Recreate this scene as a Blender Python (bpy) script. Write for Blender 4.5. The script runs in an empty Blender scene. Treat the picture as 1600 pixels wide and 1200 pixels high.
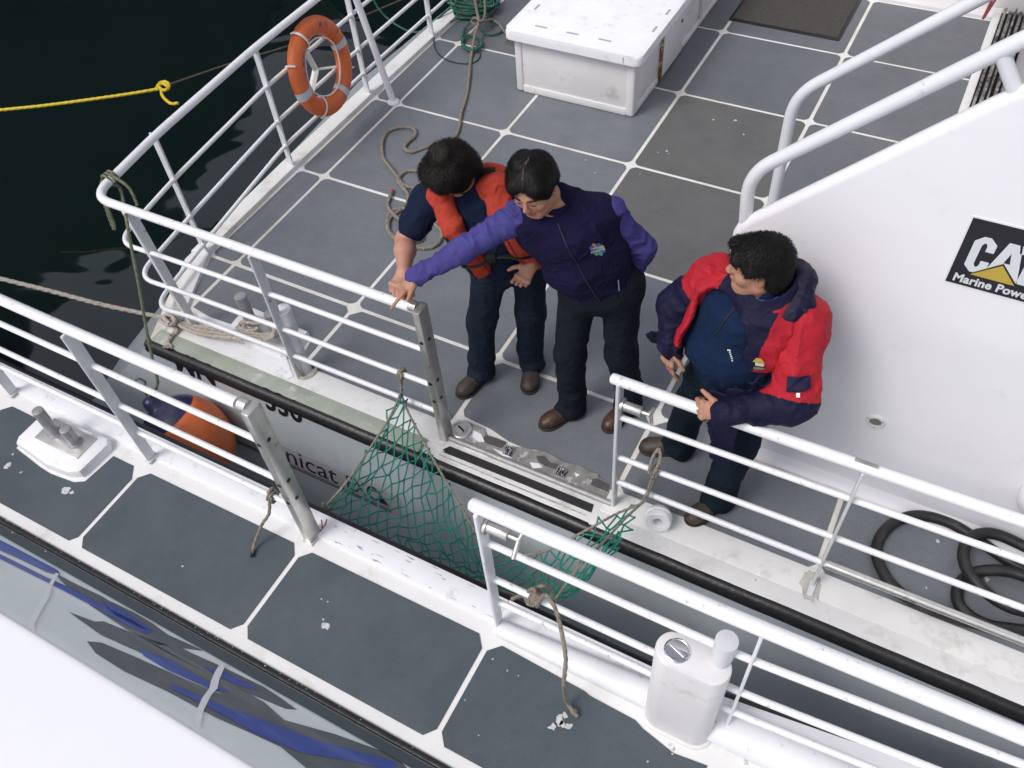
import bpy, bmesh, math, random
import numpy as np
from mathutils import Vector, Matrix
random.seed(7)
RNG = np.random.default_rng(7)

# ------------------------------------------------------------------ camera
scene = bpy.context.scene
CAM_R = np.array([[0.8817811349, -0.3272748123, 0.3396369052],
                  [0.4673390526, 0.7034815385, -0.5354511507],
                  [-0.0636886078, 0.6308763129, 0.7732650502]])
CAM_H = 3.8
FPX = 1351.714
cam_data = bpy.data.cameras.new("camera")
cam = bpy.data.objects.new("camera", cam_data)
scene.collection.objects.link(cam)
cam_data.sensor_fit = 'HORIZONTAL'
cam_data.sensor_width = 36.0
cam_data.lens = FPX / 1600 * 36.0
cam_data.clip_start = 0.05
cam_data.clip_end = 3000
mw = Matrix([list(CAM_R[0]) + [0], list(CAM_R[1]) + [0], list(CAM_R[2]) + [CAM_H], [0, 0, 0, 1]])
cam.matrix_world = mw
scene.camera = cam

# ------------------------------------------------------------------ sky and sun
SUN_EL, SUN_AZ = math.radians(52), math.radians(200)
world = bpy.data.worlds.new("World")
scene.world = world
world.use_nodes = True
wn = world.node_tree
for n in list(wn.nodes): wn.nodes.remove(n)
sky = wn.nodes.new("ShaderNodeTexSky"); sky.sky_type = 'NISHITA'
sky.sun_disc = False
sky.sun_elevation = SUN_EL
sky.sun_rotation = SUN_AZ
sky.air_density = 1.0; sky.dust_density = 3.0; sky.ozone_density = 1.5
hs = wn.nodes.new("ShaderNodeHueSaturation"); hs.inputs['Saturation'].default_value = 0.33
tint = wn.nodes.new("ShaderNodeMixRGB"); tint.blend_type = 'MULTIPLY'; tint.inputs[0].default_value = 1.0
tint.inputs[2].default_value = (1.0, 0.975, 1.0, 1)
bg = wn.nodes.new("ShaderNodeBackground"); bg.inputs['Strength'].default_value = 0.115
wo = wn.nodes.new("ShaderNodeOutputWorld")
wn.links.new(sky.outputs[0], hs.inputs['Color'])
wn.links.new(hs.outputs[0], tint.inputs[1])
wn.links.new(tint.outputs[0], bg.inputs[0]); wn.links.new(bg.outputs[0], wo.inputs[0])
sd = bpy.data.lights.new("sun", 'SUN'); sd.energy = 1.05; sd.angle = math.radians(20); sd.color = (1.0, 0.97, 0.93)
sun = bpy.data.objects.new("sun", sd); scene.collection.objects.link(sun)
# direction from the scene towards the sun (behind the camera, high)
_az = math.radians(-120)
sdir = Vector((math.cos(_az) * math.cos(SUN_EL), math.sin(_az) * math.cos(SUN_EL), math.sin(SUN_EL)))
sun.rotation_euler = sdir.to_track_quat('Z', 'Y').to_euler()
sky.sun_rotation = math.atan2(sdir.x, sdir.y)
scene.view_settings.view_transform = 'Standard'
scene.view_settings.look = 'None'
scene.view_settings.gamma = 1
scene.view_settings.exposure = 0.46

# ------------------------------------------------------------------ measuring helpers: a sight line cut with a real plane
def _ray(u, v):
    return CAM_R @ np.array([(u - 800) / FPX, (600 - v) / FPX, -1.0])
def Pz(u, v, z=0.0):
    d = _ray(u, v); return np.array([0, 0, CAM_H]) + d * (z - CAM_H) / d[2]
def Py(u, v, y):
    d = _ray(u, v); return np.array([0, 0, CAM_H]) + d * y / d[1]
def Px(u, v, x):
    d = _ray(u, v); return np.array([0, 0, CAM_H]) + d * x / d[0]

# ------------------------------------------------------------------ materials
def _n(nt, t, **kw):
    n = nt.nodes.new(t)
    for k, v in kw.items(): setattr(n, k, v)
    return n
MATS = {}
def mat(name, col, rough=0.5, metal=0.0, var=0.0, vscale=6.0, bump=0.0, bscale=40.0, dirt=None, dscale=3.0,
        dcut=0.6, dsoft=0.08, coat=0.0, spec=0.5, stretch=None, sheen=0.0, dirt2=None, d2scale=30, d2cut=0.7, rvar=0.0, wr=0.0, wrs=16, grit=0.0):
    if name in MATS: return MATS[name]
    m = bpy.data.materials.new(name); m.use_nodes = True
    nt = m.node_tree; p = nt.nodes['Principled BSDF']
    p.inputs['Roughness'].default_value = rough
    p.inputs['Metallic'].default_value = metal
    p.inputs['Specular IOR Level'].default_value = spec
    p.inputs['Coat Weight'].default_value = coat
    if sheen: p.inputs['Sheen Weight'].default_value = sheen
    geo = _n(nt, 'ShaderNodeNewGeometry')
    src = geo.outputs['Position']
    if stretch:
        mp = _n(nt, 'ShaderNodeMapping'); mp.inputs['Scale'].default_value = stretch
        nt.links.new(src, mp.inputs[0]); src = mp.outputs[0]
    cur = None
    def noise(scale, detail=6, rgh=0.6):
        nz = _n(nt, 'ShaderNodeTexNoise'); nz.inputs['Scale'].default_value = scale
        nz.inputs['Detail'].default_value = detail; nz.inputs['Roughness'].default_value = rgh
        nt.links.new(src, nz.inputs['Vector']); return nz.outputs['Fac']
    def ramp(fac, a, b):
        r = _n(nt, 'ShaderNodeMapRange'); r.inputs['From Min'].default_value = a; r.inputs['From Max'].default_value = b
        nt.links.new(fac, r.inputs['Value']); return r.outputs[0]
    def mix(fac, a, b):
        mx = _n(nt, 'ShaderNodeMixRGB'); nt.links.new(fac, mx.inputs[0])
        for i, c in ((1, a), (2, b)):
            if isinstance(c, (tuple, list)): mx.inputs[i].default_value = (*c[:3], 1)
            else: nt.links.new(c, mx.inputs[i])
        return mx.outputs[0]
    cur = tuple(col)
    if var:
        lo = tuple(max(0, c * (1 - var)) for c in col); hi = tuple(min(1, c * (1 + var)) for c in col)
        cur = mix(ramp(noise(vscale), 0.3, 0.7), lo, hi)
    if dirt is not None:
        cur = mix(ramp(noise(dscale, 9, 0.68), dcut - dsoft, dcut + dsoft), cur, dirt)
    if dirt2 is not None:
        cur = mix(ramp(noise(d2scale, 4, 0.6), d2cut - 0.03, d2cut + 0.03), cur, dirt2)
    if grit:
        gm = _n(nt, 'ShaderNodeMixRGB'); gm.blend_type = 'MULTIPLY'; gm.inputs[0].default_value = 1.0
        gr = _n(nt, 'ShaderNodeMapRange'); gr.inputs['From Min'].default_value = .35; gr.inputs['From Max'].default_value = .65
        gr.inputs['To Min'].default_value = 1 - grit; gr.inputs['To Max'].default_value = 1 + grit
        nt.links.new(noise(130, 3, .8), gr.inputs['Value']); nt.links.new(gr.outputs[0], gm.inputs[2])
        if isinstance(cur, tuple): gm.inputs[1].default_value = (*cur[:3], 1)
        else: nt.links.new(cur, gm.inputs[1])
        gm2 = _n(nt, 'ShaderNodeMixRGB'); gm2.blend_type = 'MULTIPLY'; gm2.inputs[0].default_value = 1.0
        gr2 = _n(nt, 'ShaderNodeMapRange'); gr2.inputs['From Min'].default_value = .3; gr2.inputs['From Max'].default_value = .7
        gr2.inputs['To Min'].default_value = 1 - grit * .9; gr2.inputs['To Max'].default_value = 1 + grit * .9
        nt.links.new(noise(7, 8, .75), gr2.inputs['Value']); nt.links.new(gm.outputs[0], gm2.inputs[1]); nt.links.new(gr2.outputs[0], gm2.inputs[2]); cur = gm2.outputs[0]
    if isinstance(cur, tuple): p.inputs['Base Color'].default_value = (*cur[:3], 1)
    else: nt.links.new(cur, p.inputs['Base Color'])
    if rvar:
        rr = _n(nt, 'ShaderNodeMapRange'); rr.inputs['From Min'].default_value = .3; rr.inputs['From Max'].default_value = .7
        rr.inputs['To Min'].default_value = max(0.02, rough - rvar); rr.inputs['To Max'].default_value = min(1, rough + rvar)
        nt.links.new(noise(vscale * 1.7, 5), rr.inputs['Value']); nt.links.new(rr.outputs[0], p.inputs['Roughness'])
    if bump:
        b = _n(nt, 'ShaderNodeBump'); b.inputs['Strength'].default_value = 1.0; b.inputs['Distance'].default_value = bump
        nt.links.new(noise(bscale, 4, 0.6), b.inputs['Height']); nt.links.new(b.outputs[0], p.inputs['Normal'])
        if wr:
            nz = _n(nt, 'ShaderNodeTexNoise'); nz.noise_type = 'RIDGED_MULTIFRACTAL'; nz.inputs['Scale'].default_value = wrs; nz.inputs['Detail'].default_value = 2.5
            nz.inputs['Distortion'].default_value = 1.6; nz.normalize = False
            nt.links.new(src, nz.inputs['Vector'])
            b2 = _n(nt, 'ShaderNodeBump'); b2.inputs['Distance'].default_value = wr; nt.links.new(nz.outputs['Fac'], b2.inputs['Height']); nt.links.new(b2.outputs[0], b.inputs['Normal'])
    MATS[name] = m
    return m

WHITE = (0.78, 0.78, 0.80)
m_rail = mat('white rail enamel', (0.80, 0.81, 0.83), rough=0.33, var=0.03, dirt=(0.42, 0.40, 0.37), dscale=9, dcut=0.69, dsoft=0.02, dirt2=(0.55, 0.54, 0.51), d2scale=26, d2cut=0.67, bump=0.0006, bscale=30)
m_handrail = mat('pale grey handrail enamel', (0.70, 0.72, 0.755), rough=0.35, var=0.04, dirt=(0.48, 0.48, 0.48), dscale=7, dcut=0.70, dsoft=0.05)
m_worn = mat('worn white post paint', (0.66, 0.68, 0.69), rough=0.45, var=0.08, vscale=14, dirt=(0.30, 0.30, 0.30), dscale=16, dcut=0.66, dsoft=0.03, bump=0.001, bscale=60)
m_gunw = mat('white gunwale paint', (0.74, 0.74, 0.73), rough=0.42, var=0.05, vscale=3, dirt=(0.47, 0.45, 0.40), dscale=5, dcut=0.63, dsoft=0.10, dirt2=(0.25, 0.23, 0.21), d2scale=38, d2cut=0.75, bump=0.0015, bscale=25)
m_gunw_new = mat('fresh white gunwale paint', (0.83, 0.84, 0.86), rough=0.3, var=0.03, vscale=4, dirt=(0.56, 0.56, 0.53), dscale=7, dcut=0.64, dsoft=0.07, dirt2=(0.25, 0.25, 0.24), d2scale=60, d2cut=0.74, bump=0.002, bscale=18)
m_algae = mat('algae stained paint', (0.36, 0.40, 0.33), rough=0.5, var=0.14, vscale=7, dirt=(0.60, 0.61, 0.58), dscale=6, dcut=0.62, dsoft=0.06, bump=0.001, bscale=40)
m_line_old = mat('cream deck paint', (0.66, 0.63, 0.54), rough=0.5, var=0.12, vscale=8, dirt=(0.45, 0.41, 0.33), dscale=14, dcut=0.58, dsoft=0.08)
m_line_new = mat('white deck paint', (0.74, 0.75, 0.75), rough=0.4, var=0.06, vscale=8, dirt=(0.45, 0.44, 0.42), dscale=18, dcut=0.65, dsoft=0.06)
m_panel = mat('grey nonslip deck', (0.148, 0.164, 0.186), rough=0.42, var=0.09, vscale=1.9, dirt=(0.172, 0.184, 0.202), dscale=1.3, dcut=0.53, dsoft=0.12, bump=0.0012, bscale=260, dirt2=(0.33, 0.33, 0.32), d2scale=42, d2cut=0.79, grit=.10, rvar=0.10)
m_panel_mid = mat('plain grey nonslip deck', (0.124, 0.133, 0.147), rough=0.42, var=0.10, vscale=1.6, dirt=(0.142, 0.151, 0.165), dscale=1.2, dcut=0.55, dsoft=0.15, bump=0.0012, bscale=260, dirt2=(0.30, 0.30, 0.30), d2scale=42, d2cut=0.79, grit=.11, rvar=0.10)
m_panel_dirty = mat('scuffed grey nonslip deck', (0.112, 0.117, 0.119), rough=0.45, var=0.14, vscale=3, dirt=(0.128, 0.127, 0.121), dscale=2.3, dcut=0.5, dsoft=0.15, bump=0.0012, bscale=260, dirt2=(0.36, 0.35, 0.33), d2scale=42, d2cut=0.76, grit=.10, rvar=0.12)
m_panel_near = mat('slate nonslip deck', (0.066, 0.086, 0.101), rough=0.40, var=0.12, vscale=2.6, dirt=(0.088, 0.105, 0.118), dscale=1.6, dcut=0.55, dsoft=0.12, bump=0.0012, bscale=260, grit=.10, rvar=0.12)
m_hull = mat('grey hull gelcoat', (0.50, 0.55, 0.58), rough=0.22, var=0.04, vscale=1.3, spec=0.5, coat=0.2, dirt=(0.42, 0.44, 0.47), dscale=4, dcut=0.66, dsoft=0.1, bump=0.0012, bscale=5)
m_rubber = mat('black rubber strake', (0.012, 0.012, 0.014), rough=0.34, var=0.4, vscale=20, dirt=(0.07, 0.07, 0.075), dscale=22, dcut=0.68, dsoft=0.05, bump=0.002, bscale=40)
m_steel = mat('stainless steel', (0.66, 0.65, 0.62), rough=0.34, metal=0.85, var=0.12, vscale=14, dirt=(0.26, 0.24, 0.22), dscale=12, dcut=0.66, dsoft=0.05, bump=0.0006, bscale=50)
m_chrome = mat('polished chrome', (0.72, 0.72, 0.74), rough=0.1, metal=1.0)
m_black = mat('black paint', (0.012, 0.012, 0.014), rough=0.4)
m_tape = mat('black grip tape', (0.022, 0.021, 0.023), rough=0.85, bump=0.001, bscale=300, var=.3, vscale=30)
m_bare = mat('bare scraped aluminium', (0.33, 0.32, 0.31), rough=0.55, metal=0.4, var=0.3, vscale=22, dirt=(0.62, 0.62, 0.60), dscale=16, dcut=0.60, dsoft=0.02, bump=0.002, bscale=50)
m_cabin = mat('white cabin gelcoat', (0.80, 0.80, 0.83), rough=0.28, var=0.02, vscale=1.5, dirt=(0.60, 0.59, 0.58), dscale=4, dcut=0.73, dsoft=0.14, dirt2=(.42, .41, .40), d2scale=24, d2cut=.775, bump=0.004, bscale=2.2)
m_locker = mat('aged white fibreglass', (0.72, 0.71, 0.72), rough=0.4, var=0.05, vscale=4, dirt=(0.52, 0.50, 0.46), dscale=6, dcut=0.66, dsoft=0.08, bump=0.001, bscale=30)
m_lid = mat('white locker lid', (0.84, 0.85, 0.87), rough=0.35, var=0.03, vscale=6, dirt=(0.66, 0.66, 0.66), dscale=10, dcut=0.64, dsoft=0.08, bump=0.001, bscale=60)
m_rust = mat('rusty hinge', (0.22, 0.09, 0.04), rough=0.8, var=0.5, vscale=40, dirt=(0.55, 0.52, 0.48), dscale=30, dcut=0.55, dsoft=0.04)

# ------------------------------------------------------------------ mesh building
class MB:
    def __init__(s): s.v = []; s.f = []; s.mi = []
    def add(s, verts, faces, mi=0):
        o = len(s.v); s.v.extend([tuple(map(float, p)) for p in verts]); s.f.extend([tuple(i + o for i in f) for f in faces]); s.mi.extend([mi] * len(faces)); return s
    def bm(s, b, mi=0):
        b.verts.index_update(); return s.add([v.co[:] for v in b.verts], [[v.index for v in f.verts] for f in b.faces], mi)
    def box(s, c, size, rz=0.0, bevel=0.0, seg=2, mi=0, mtx=None):
        b = bmesh.new(); bmesh.ops.create_cube(b, size=1.0)
        bmesh.ops.scale(b, vec=Vector(size), verts=b.verts)
        if bevel: bmesh.ops.bevel(b, geom=list(b.edges), offset=bevel, segments=seg, profile=0.5, affect='EDGES', clamp_overlap=True)
        M = Matrix.Translation(Vector(c)) @ (mtx if mtx is not None else Matrix.Rotation(rz, 4, 'Z'))
        bmesh.ops.transform(b, matrix=M, verts=b.verts); s.bm(b, mi); b.free(); return s
    def box2(s, lo, hi, bevel=0.0, seg=2, mi=0):
        return s.box([(a + b) / 2 for a, b in zip(lo, hi)], [abs(b - a) for a, b in zip(lo, hi)], bevel=bevel, seg=seg, mi=mi)
    def prism(s, poly, z0, z1, bevel=0.0, mi=0):
        n = len(poly)
        a = sum(poly[i][0] * poly[(i + 1) % n][1] - poly[(i + 1) % n][0] * poly[i][1] for i in range(n))
        if a < 0: poly = poly[::-1]
        if bevel:
            b = bmesh.new(); vs = [b.verts.new((x, y, z0)) for x, y in poly]; f = b.faces.new(vs[::-1])
            vt = [b.verts.new((x, y, z1)) for x, y in poly]; ft = b.faces.new(vt)
            for i in range(n): b.faces.new((vs[i], vs[(i + 1) % n], vt[(i + 1) % n], vt[i]))
            bmesh.ops.bevel(b, geom=list(ft.edges), offset=bevel, segments=2, profile=0.5, affect='EDGES')
            s.bm(b, mi); b.free(); return s
        v = [(x, y, z0) for x, y in poly] + [(x, y, z1) for x, y in poly]
        f = [tuple(range(n - 1, -1, -1)), tuple(range(n, 2 * n))] + [(i, (i + 1) % n, n + (i + 1) % n, n + i) for i in range(n)]
        return s.add(v, f, mi)
    def tube(s, path, r, seg=10, cap=True, mi=0, closed=False, mod=None, twist=0.0, flat=None):
        P = np.asarray(path, float); n = len(P)
        T = np.gradient(P, axis=0) if not closed else np.roll(P, -1, 0) - np.roll(P, 1, 0)
        T /= np.linalg.norm(T, axis=1)[:, None] + 1e-12
        up = np.array([0, 0, 1.0]) if abs(T[0][2]) < 0.9 else np.array([1.0, 0, 0])
        N = np.cross(np.cross(T[0], up), T[0]); N /= np.linalg.norm(N)
        verts = []; L = 0
        rr = np.full(n, r, float) if np.isscalar(r) else np.asarray(r, float)
        for i in range(n):
            if i:
                N = N - T[i] * np.dot(N, T[i]); N /= np.linalg.norm(N) + 1e-12; L += np.linalg.norm(P[i] - P[i - 1])
            B = np.cross(T[i], N)
            for k in range(seg):
                a = 2 * math.pi * k / seg; q = rr[i]
                if mod: q = q * mod(a, L)
                ca, sa = math.cos(a), math.sin(a)
                if flat: ca, sa = ca * flat[0], sa * flat[1]
                verts.append(P[i] + q * (ca * B + sa * N))
        faces = []
        m = n if closed else n - 1
        for i in range(m):
            j = (i + 1) % n
            for k in range(seg):
                k2 = (k + 1) % seg
                faces.append((i * seg + k, i * seg + k2, j * seg + k2, j * seg + k))
        if cap and not closed:
            faces.append(tuple(range(seg - 1, -1, -1))); faces.append(tuple(range((n - 1) * seg, n * seg)))
        return s.add(verts, faces, mi)
    def cyl(s, a, b, r, r2=None, seg=24, mi=0, bevel=0.0):
        a = np.array(a, float); b = np.array(b, float); r2 = r if r2 is None else r2
        if bevel:
            d = (b - a) / np.linalg.norm(b - a)
            return s.tube([a, a + d * 1e-4, b - d * bevel, b - d * bevel * .3, b], [r, r, r2, r2 - bevel * .3, r2 - bevel], seg=seg, mi=mi)
        return s.tube([a, b], [r, r2], seg=seg, mi=mi)
    def lathe(s, prof, c, axis=(0, 0, 1), seg=32, mi=0):
        ax = Vector(axis).normalized(); q = ax.to_track_quat('Z', 'Y').to_matrix()
        v = []; f = []
        for (r, h) in prof:
            for k in range(seg):
                a = 2 * math.pi * k / seg
                v.append(Vector(c) + q @ Vector((r * math.cos(a), r * math.sin(a), h)))
        for i in range(len(prof) - 1):
            for k in range(seg):
                k2 = (k + 1) % seg; f.append((i * seg + k, i * seg + k2, (i + 1) * seg + k2, (i + 1) * seg + k))
        if prof[0][0] > 1e-5: f.append(tuple(range(seg - 1, -1, -1)))
        if prof[-1][0] > 1e-5: f.append(tuple(range((len(prof) - 1) * seg, len(prof) * seg)))
        return s.add(v, f, mi)
    def sheet(s, grid, mi=0, thick=0.0):
        G = np.asarray(grid, float); a, b = G.shape[:2]
        f = [(i * b + j, i * b + j + 1, (i + 1) * b + j + 1, (i + 1) * b + j) for i in range(a - 1) for j in range(b - 1)]
        return s.add(G.reshape(-1, 3), f, mi)

def wpos(o):
    p = Vector((0, 0, 0))
    while o is not None: p = p + o.location; o = o.parent
    return p
def link(name, me, mats, parent=None, label=None, cat=None, group=None, kind=None, loc=None):
    o = bpy.data.objects.new(name, me); scene.collection.objects.link(o)
    for m in (mats if isinstance(mats, (list, tuple)) else [mats]): me.materials.append(m)
    if parent is not None:
        o.parent = parent; w = wpos(parent); me.transform(Matrix.Translation(-w))
    elif loc is not None:
        o.location = loc; me.transform(Matrix.Translation(-Vector(loc)))
    tagp(o, label, cat, group, kind); return o
def tagp(o, label=None, cat=None, group=None, kind=None):
    if label: o['label'] = label
    if cat: o['category'] = cat
    if group: o['group'] = group
    if kind: o['kind'] = kind
def put(name, mb, mats, parent=None, smooth=True, angle=35, fix=True, **kw):
    me = bpy.data.meshes.new(name); me.from_pydata(mb.v, [], mb.f)
    me.polygons.foreach_set('material_index', mb.mi)
    if fix:
        b = bmesh.new(); b.from_mesh(me); bmesh.ops.recalc_face_normals(b, faces=b.faces); b.to_mesh(me); b.free()
    if smooth:
        me.polygons.foreach_set('use_smooth', [True] * len(me.polygons)); me.set_sharp_from_angle(angle=math.radians(angle))
    me.update()
    return link(name, me, mats, parent, **kw)
def thing(name, label, cat, loc=(0, 0, 0), group=None):
    o = bpy.data.objects.new(name, None); scene.collection.objects.link(o); o.location = loc; o.empty_display_size = 0.1
    tagp(o, label, cat, group); return o

def crom(pts, step=0.01, closed=False):
    P = np.asarray(pts, float); n = len(P); out = []
    rng = range(n if closed else n - 1)
    for i in rng:
        if closed: p0, p1, p2, p3 = P[(i - 1) % n], P[i], P[(i + 1) % n], P[(i + 2) % n]
        else:
            p1, p2 = P[i], P[i + 1]; p0 = P[i - 1] if i > 0 else 2 * p1 - p2; p3 = P[i + 2] if i + 2 < n else 2 * p2 - p1
        m = max(2, int(np.linalg.norm(p2 - p1) / step))
        for t in np.linspace(0, 1, m, endpoint=False):
            out.append(0.5 * ((2 * p1) + (-p0 + p2) * t + (2 * p0 - 5 * p1 + 4 * p2 - p3) * t * t + (-p0 + 3 * p1 - 3 * p2 + p3) * t ** 3))
    if not closed: out.append(P[-1])
    return np.array(out)
def rope(mb, pts, r=0.008, step=0.006, lay=0.035, seg=9, mi=0, closed=False, smooth=True):
    P = crom(pts, step, closed) if smooth else np.asarray(pts)
    return mb.tube(P, r, seg=seg, mi=mi, closed=closed, mod=lambda a, L: 1 + 0.13 * math.cos(3 * a - 2 * math.pi * L / lay))
def bend(pts, rad, n=8):
    """polyline with rounded corners"""
    P = [np.array(p, float) for p in pts]; out = [P[0]]
    for i in range(1, len(P) - 1):
        a = P[i - 1] - P[i]; b = P[i + 1] - P[i]; la = np.linalg.norm(a); lb = np.linalg.norm(b)
        r = min(rad, la * .45, lb * .45); A = P[i] + a / la * r; B = P[i] + b / lb * r
        for t in np.linspace(0, 1, n): out.append((1 - t) ** 2 * A + 2 * t * (1 - t) * P[i] + t * t * B)
    out.append(P[-1]); return np.array(out)
def blob(c, r, n=14, j=0.35, ax=(1.0, 1.0), rot=0.0):
    pts = []
    for k in range(n):
        a = 2 * math.pi * k / n; q = r * (1 + random.uniform(-j, j)); x, y = q * math.cos(a) * ax[0], q * math.sin(a) * ax[1]
        pts.append((c[0] + x * math.cos(rot) - y * math.sin(rot), c[1] + x * math.sin(rot) + y * math.cos(rot)))
    return pts
def text_mesh(body, size, extrude=0.0, offset=0.0, shear=0.0, spacing=1.0):
    cu = bpy.data.curves.new('txt', 'FONT'); cu.body = body; cu.size = size; cu.extrude = extrude; cu.offset = offset; cu.shear = shear
    cu.space_character = spacing; cu.resolution_u = 4
    o = bpy.data.objects.new('txt', cu); scene.collection.objects.link(o)
    dg = bpy.context.evaluated_depsgraph_get(); me = bpy.data.meshes.new_from_object(o.evaluated_get(dg))
    v = [tuple(p.co) for p in me.vertices]; f = [tuple(p.vertices) for p in me.polygons]
    bpy.data.objects.remove(o); bpy.data.curves.remove(cu); bpy.data.meshes.remove(me)
    return v, f
# ------------------------------------------------------------------ water and an unseen dark ship added for the water to mirror
mw_ = bpy.data.materials.new('harbour water'); mw_.use_nodes = True
nt = mw_.node_tree; pb = nt.nodes['Principled BSDF']
pb.inputs['Base Color'].default_value = (0.003, 0.009, 0.009, 1); pb.inputs['Roughness'].default_value = 0.04
pb.inputs['IOR'].default_value = 1.58; pb.inputs['Specular IOR Level'].default_value = 0.5
gp = nt.nodes.new('ShaderNodeNewGeometry')
mp = nt.nodes.new('ShaderNodeMapping'); mp.inputs['Scale'].default_value = (1, 1.6, 1); mp.inputs['Rotation'].default_value = (0, 0, 0.5)
nt.links.new(gp.outputs['Position'], mp.inputs[0])
n1 = nt.nodes.new('ShaderNodeTexNoise'); n1.inputs['Scale'].default_value = 0.55; n1.inputs['Detail'].default_value = 2; n1.inputs['Roughness'].default_value = .45; n1.inputs['Distortion'].default_value = 0.6
nt.links.new(mp.outputs[0], n1.inputs['Vector'])
b1 = nt.nodes.new('ShaderNodeBump'); b1.inputs['Distance'].default_value = 0.045; b1.inputs['Strength'].default_value = 1
nt.links.new(n1.outputs['Fac'], b1.inputs['Height']); nt.links.new(b1.outputs[0], pb.inputs['Normal'])
WZ = -1.30
g = MB(); g.add([(-900, -900, WZ), (900, -900, WZ), (900, 900, WZ), (-900, 900, WZ)], [(0, 1, 2, 3)])
put('water', g, mw_, kind='structure', smooth=False)

m_dark = mat('unseen ship black', (0.012, 0.013, 0.014), rough=0.5, var=.4, vscale=.7, dirt=(0.05, 0.02, 0.012), dscale=1.2, dcut=.66)
m_trim = mat('pale ship trim', (0.35, 0.35, 0.34), rough=0.5, var=.2, vscale=1)
ship = thing('unseen_ship', 'unseen dark ship added beyond the water astern for its black reflection', 'ship', (-14, 14, WZ))
def shippt(t, off, z):  # along the ship side
    d = np.array([0.60, 0.80]); nrm = np.array([0.80, -0.60]); o = np.array([-13.0, 8.0]) + d * t + nrm * off
    return (o[0], o[1], z)
def stop(t): return float(np.interp(t, [-26, -3, -1.3, 0, 1.1, 2.3, 3.0, 3.5, 4.4, 5.0, 6, 26], [5.8, 5.2, 4.6, 4.2, 3.3, 2.8, 1.5, .4, .5, 2.1, 3.0, 3.4]))  # top edge shaped to place the bright patches in the water's reflection
grid = []
for t in np.linspace(-26, 26, 120):
    row = []
    bow = max(0, (abs(t) - 19) / 7) ** 2 * 3
    for z, off in ((-2, -.4), (0, 0), (1.5, .1), (stop(t), .25)):
        row.append(shippt(t, off - bow, z))
    row.append(shippt(t, -8, row[-1][2]))
    grid.append(row)
g = MB(); g.sheet(grid); put('hull', g, m_dark, ship, angle=50)
g = MB()
g.box(shippt(-9, -3.5, 6.6), (4.5, 10, 3.6), rz=math.atan2(.8, .6) - math.pi / 2, bevel=.2)
put('added_deckhouse', g, m_dark, ship); g = MB(); g.box(shippt(13, -3.5, 4.2), (3.5, 4, 2.2), rz=math.atan2(.8, .6) - math.pi / 2, bevel=.2)
put('added_deckhouse', g, m_dark, ship)  # both blocks added to make the mirrored outline uneven

# ------------------------------------------------------------------ far catamaran
far = thing('catamaran_boat', 'far catamaran with grey panelled aft deck where the three men stand', 'boat', (0, 5, -1.3))
TOPE = [(-3.86, 1.995), (-4.16, 2.66), (-4.19, 3.75), (-4.19, 4.75), (-4.17, 6.7), (-4.1, 9.2)]
g = MB(); g.prism(TOPE + [(7, 9.2), (7, 1.995)], -0.10, 0.0); 
put('deck', g, mat('deck base paint', (0.77, 0.765, 0.74), rough=.5, var=.06, vscale=5, dirt=(0.56, 0.50, 0.40), dscale=1.1, dcut=.58, dsoft=.12, dirt2=(.35, .3, .25), d2scale=22, d2cut=.74, bump=.0008, bscale=40), far)
COL = [-3.81, -2.85, -1.84, -0.854, 0.169, 1.19, 2.2, 3.2, 4.2, 5.2]
ROW = [2.76, 3.765, 4.748, 5.713, 6.684, 7.613, 8.6]
def cham(x0, x1, y0, y1, c, gap, rnd=True, cs=None):
    x0 += gap; x1 -= gap; y0 += gap; y1 -= gap; out = []
    cs = cs or (c, c, c, c)
    for (cx, cy, sx, sy, k) in ((x0, y0, 1, 1, 0), (x1, y0, -1, 1, 1), (x1, y1, -1, -1, 2), (x0, y1, 1, -1, 3)):
        q = cs[k]; a = (cx + sx * q, cy); b = (cx, cy + sy * q); m = (cx + sx * q * .38, cy + sy * q * .38)
        seq = [b, m, a] if (k % 2 == 0) else [a, m, b]
        if not rnd: seq = [seq[0], seq[2]]
        out += seq
    return out
def panel(poly, z, m, parent):
    g = MB(); g.prism(poly, z - .012, z + .004); return put('deck_panel', g, m, parent, smooth=False)
GAP = 0.0135
for i in range(len(COL) - 1):
    for j in range(len(ROW) - 1):
        if COL[i] > 3: continue
        x0, x1, y0, y1 = COL[i], COL[i + 1], ROW[j], ROW[j + 1]
        if i >= 3 and j == 0 and x1 < 1: pass
        m = m_panel_dirty if (i, j) in ((2, 2), (2, 1), (3, 1)) else (m_panel if (i <= 1 and j <= 2) or (i == 2 and j == 0) else m_panel_mid)
        if i == 3 and j >= 5: continue
        panel(cham(x0, x1, y0, y1, .036, GAP), 0, m, far)
for j in range(len(ROW) - 1):
    panel(cham(-4.03, COL[0], ROW[j], ROW[j + 1], .03, GAP), 0, m_panel, far)
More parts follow.
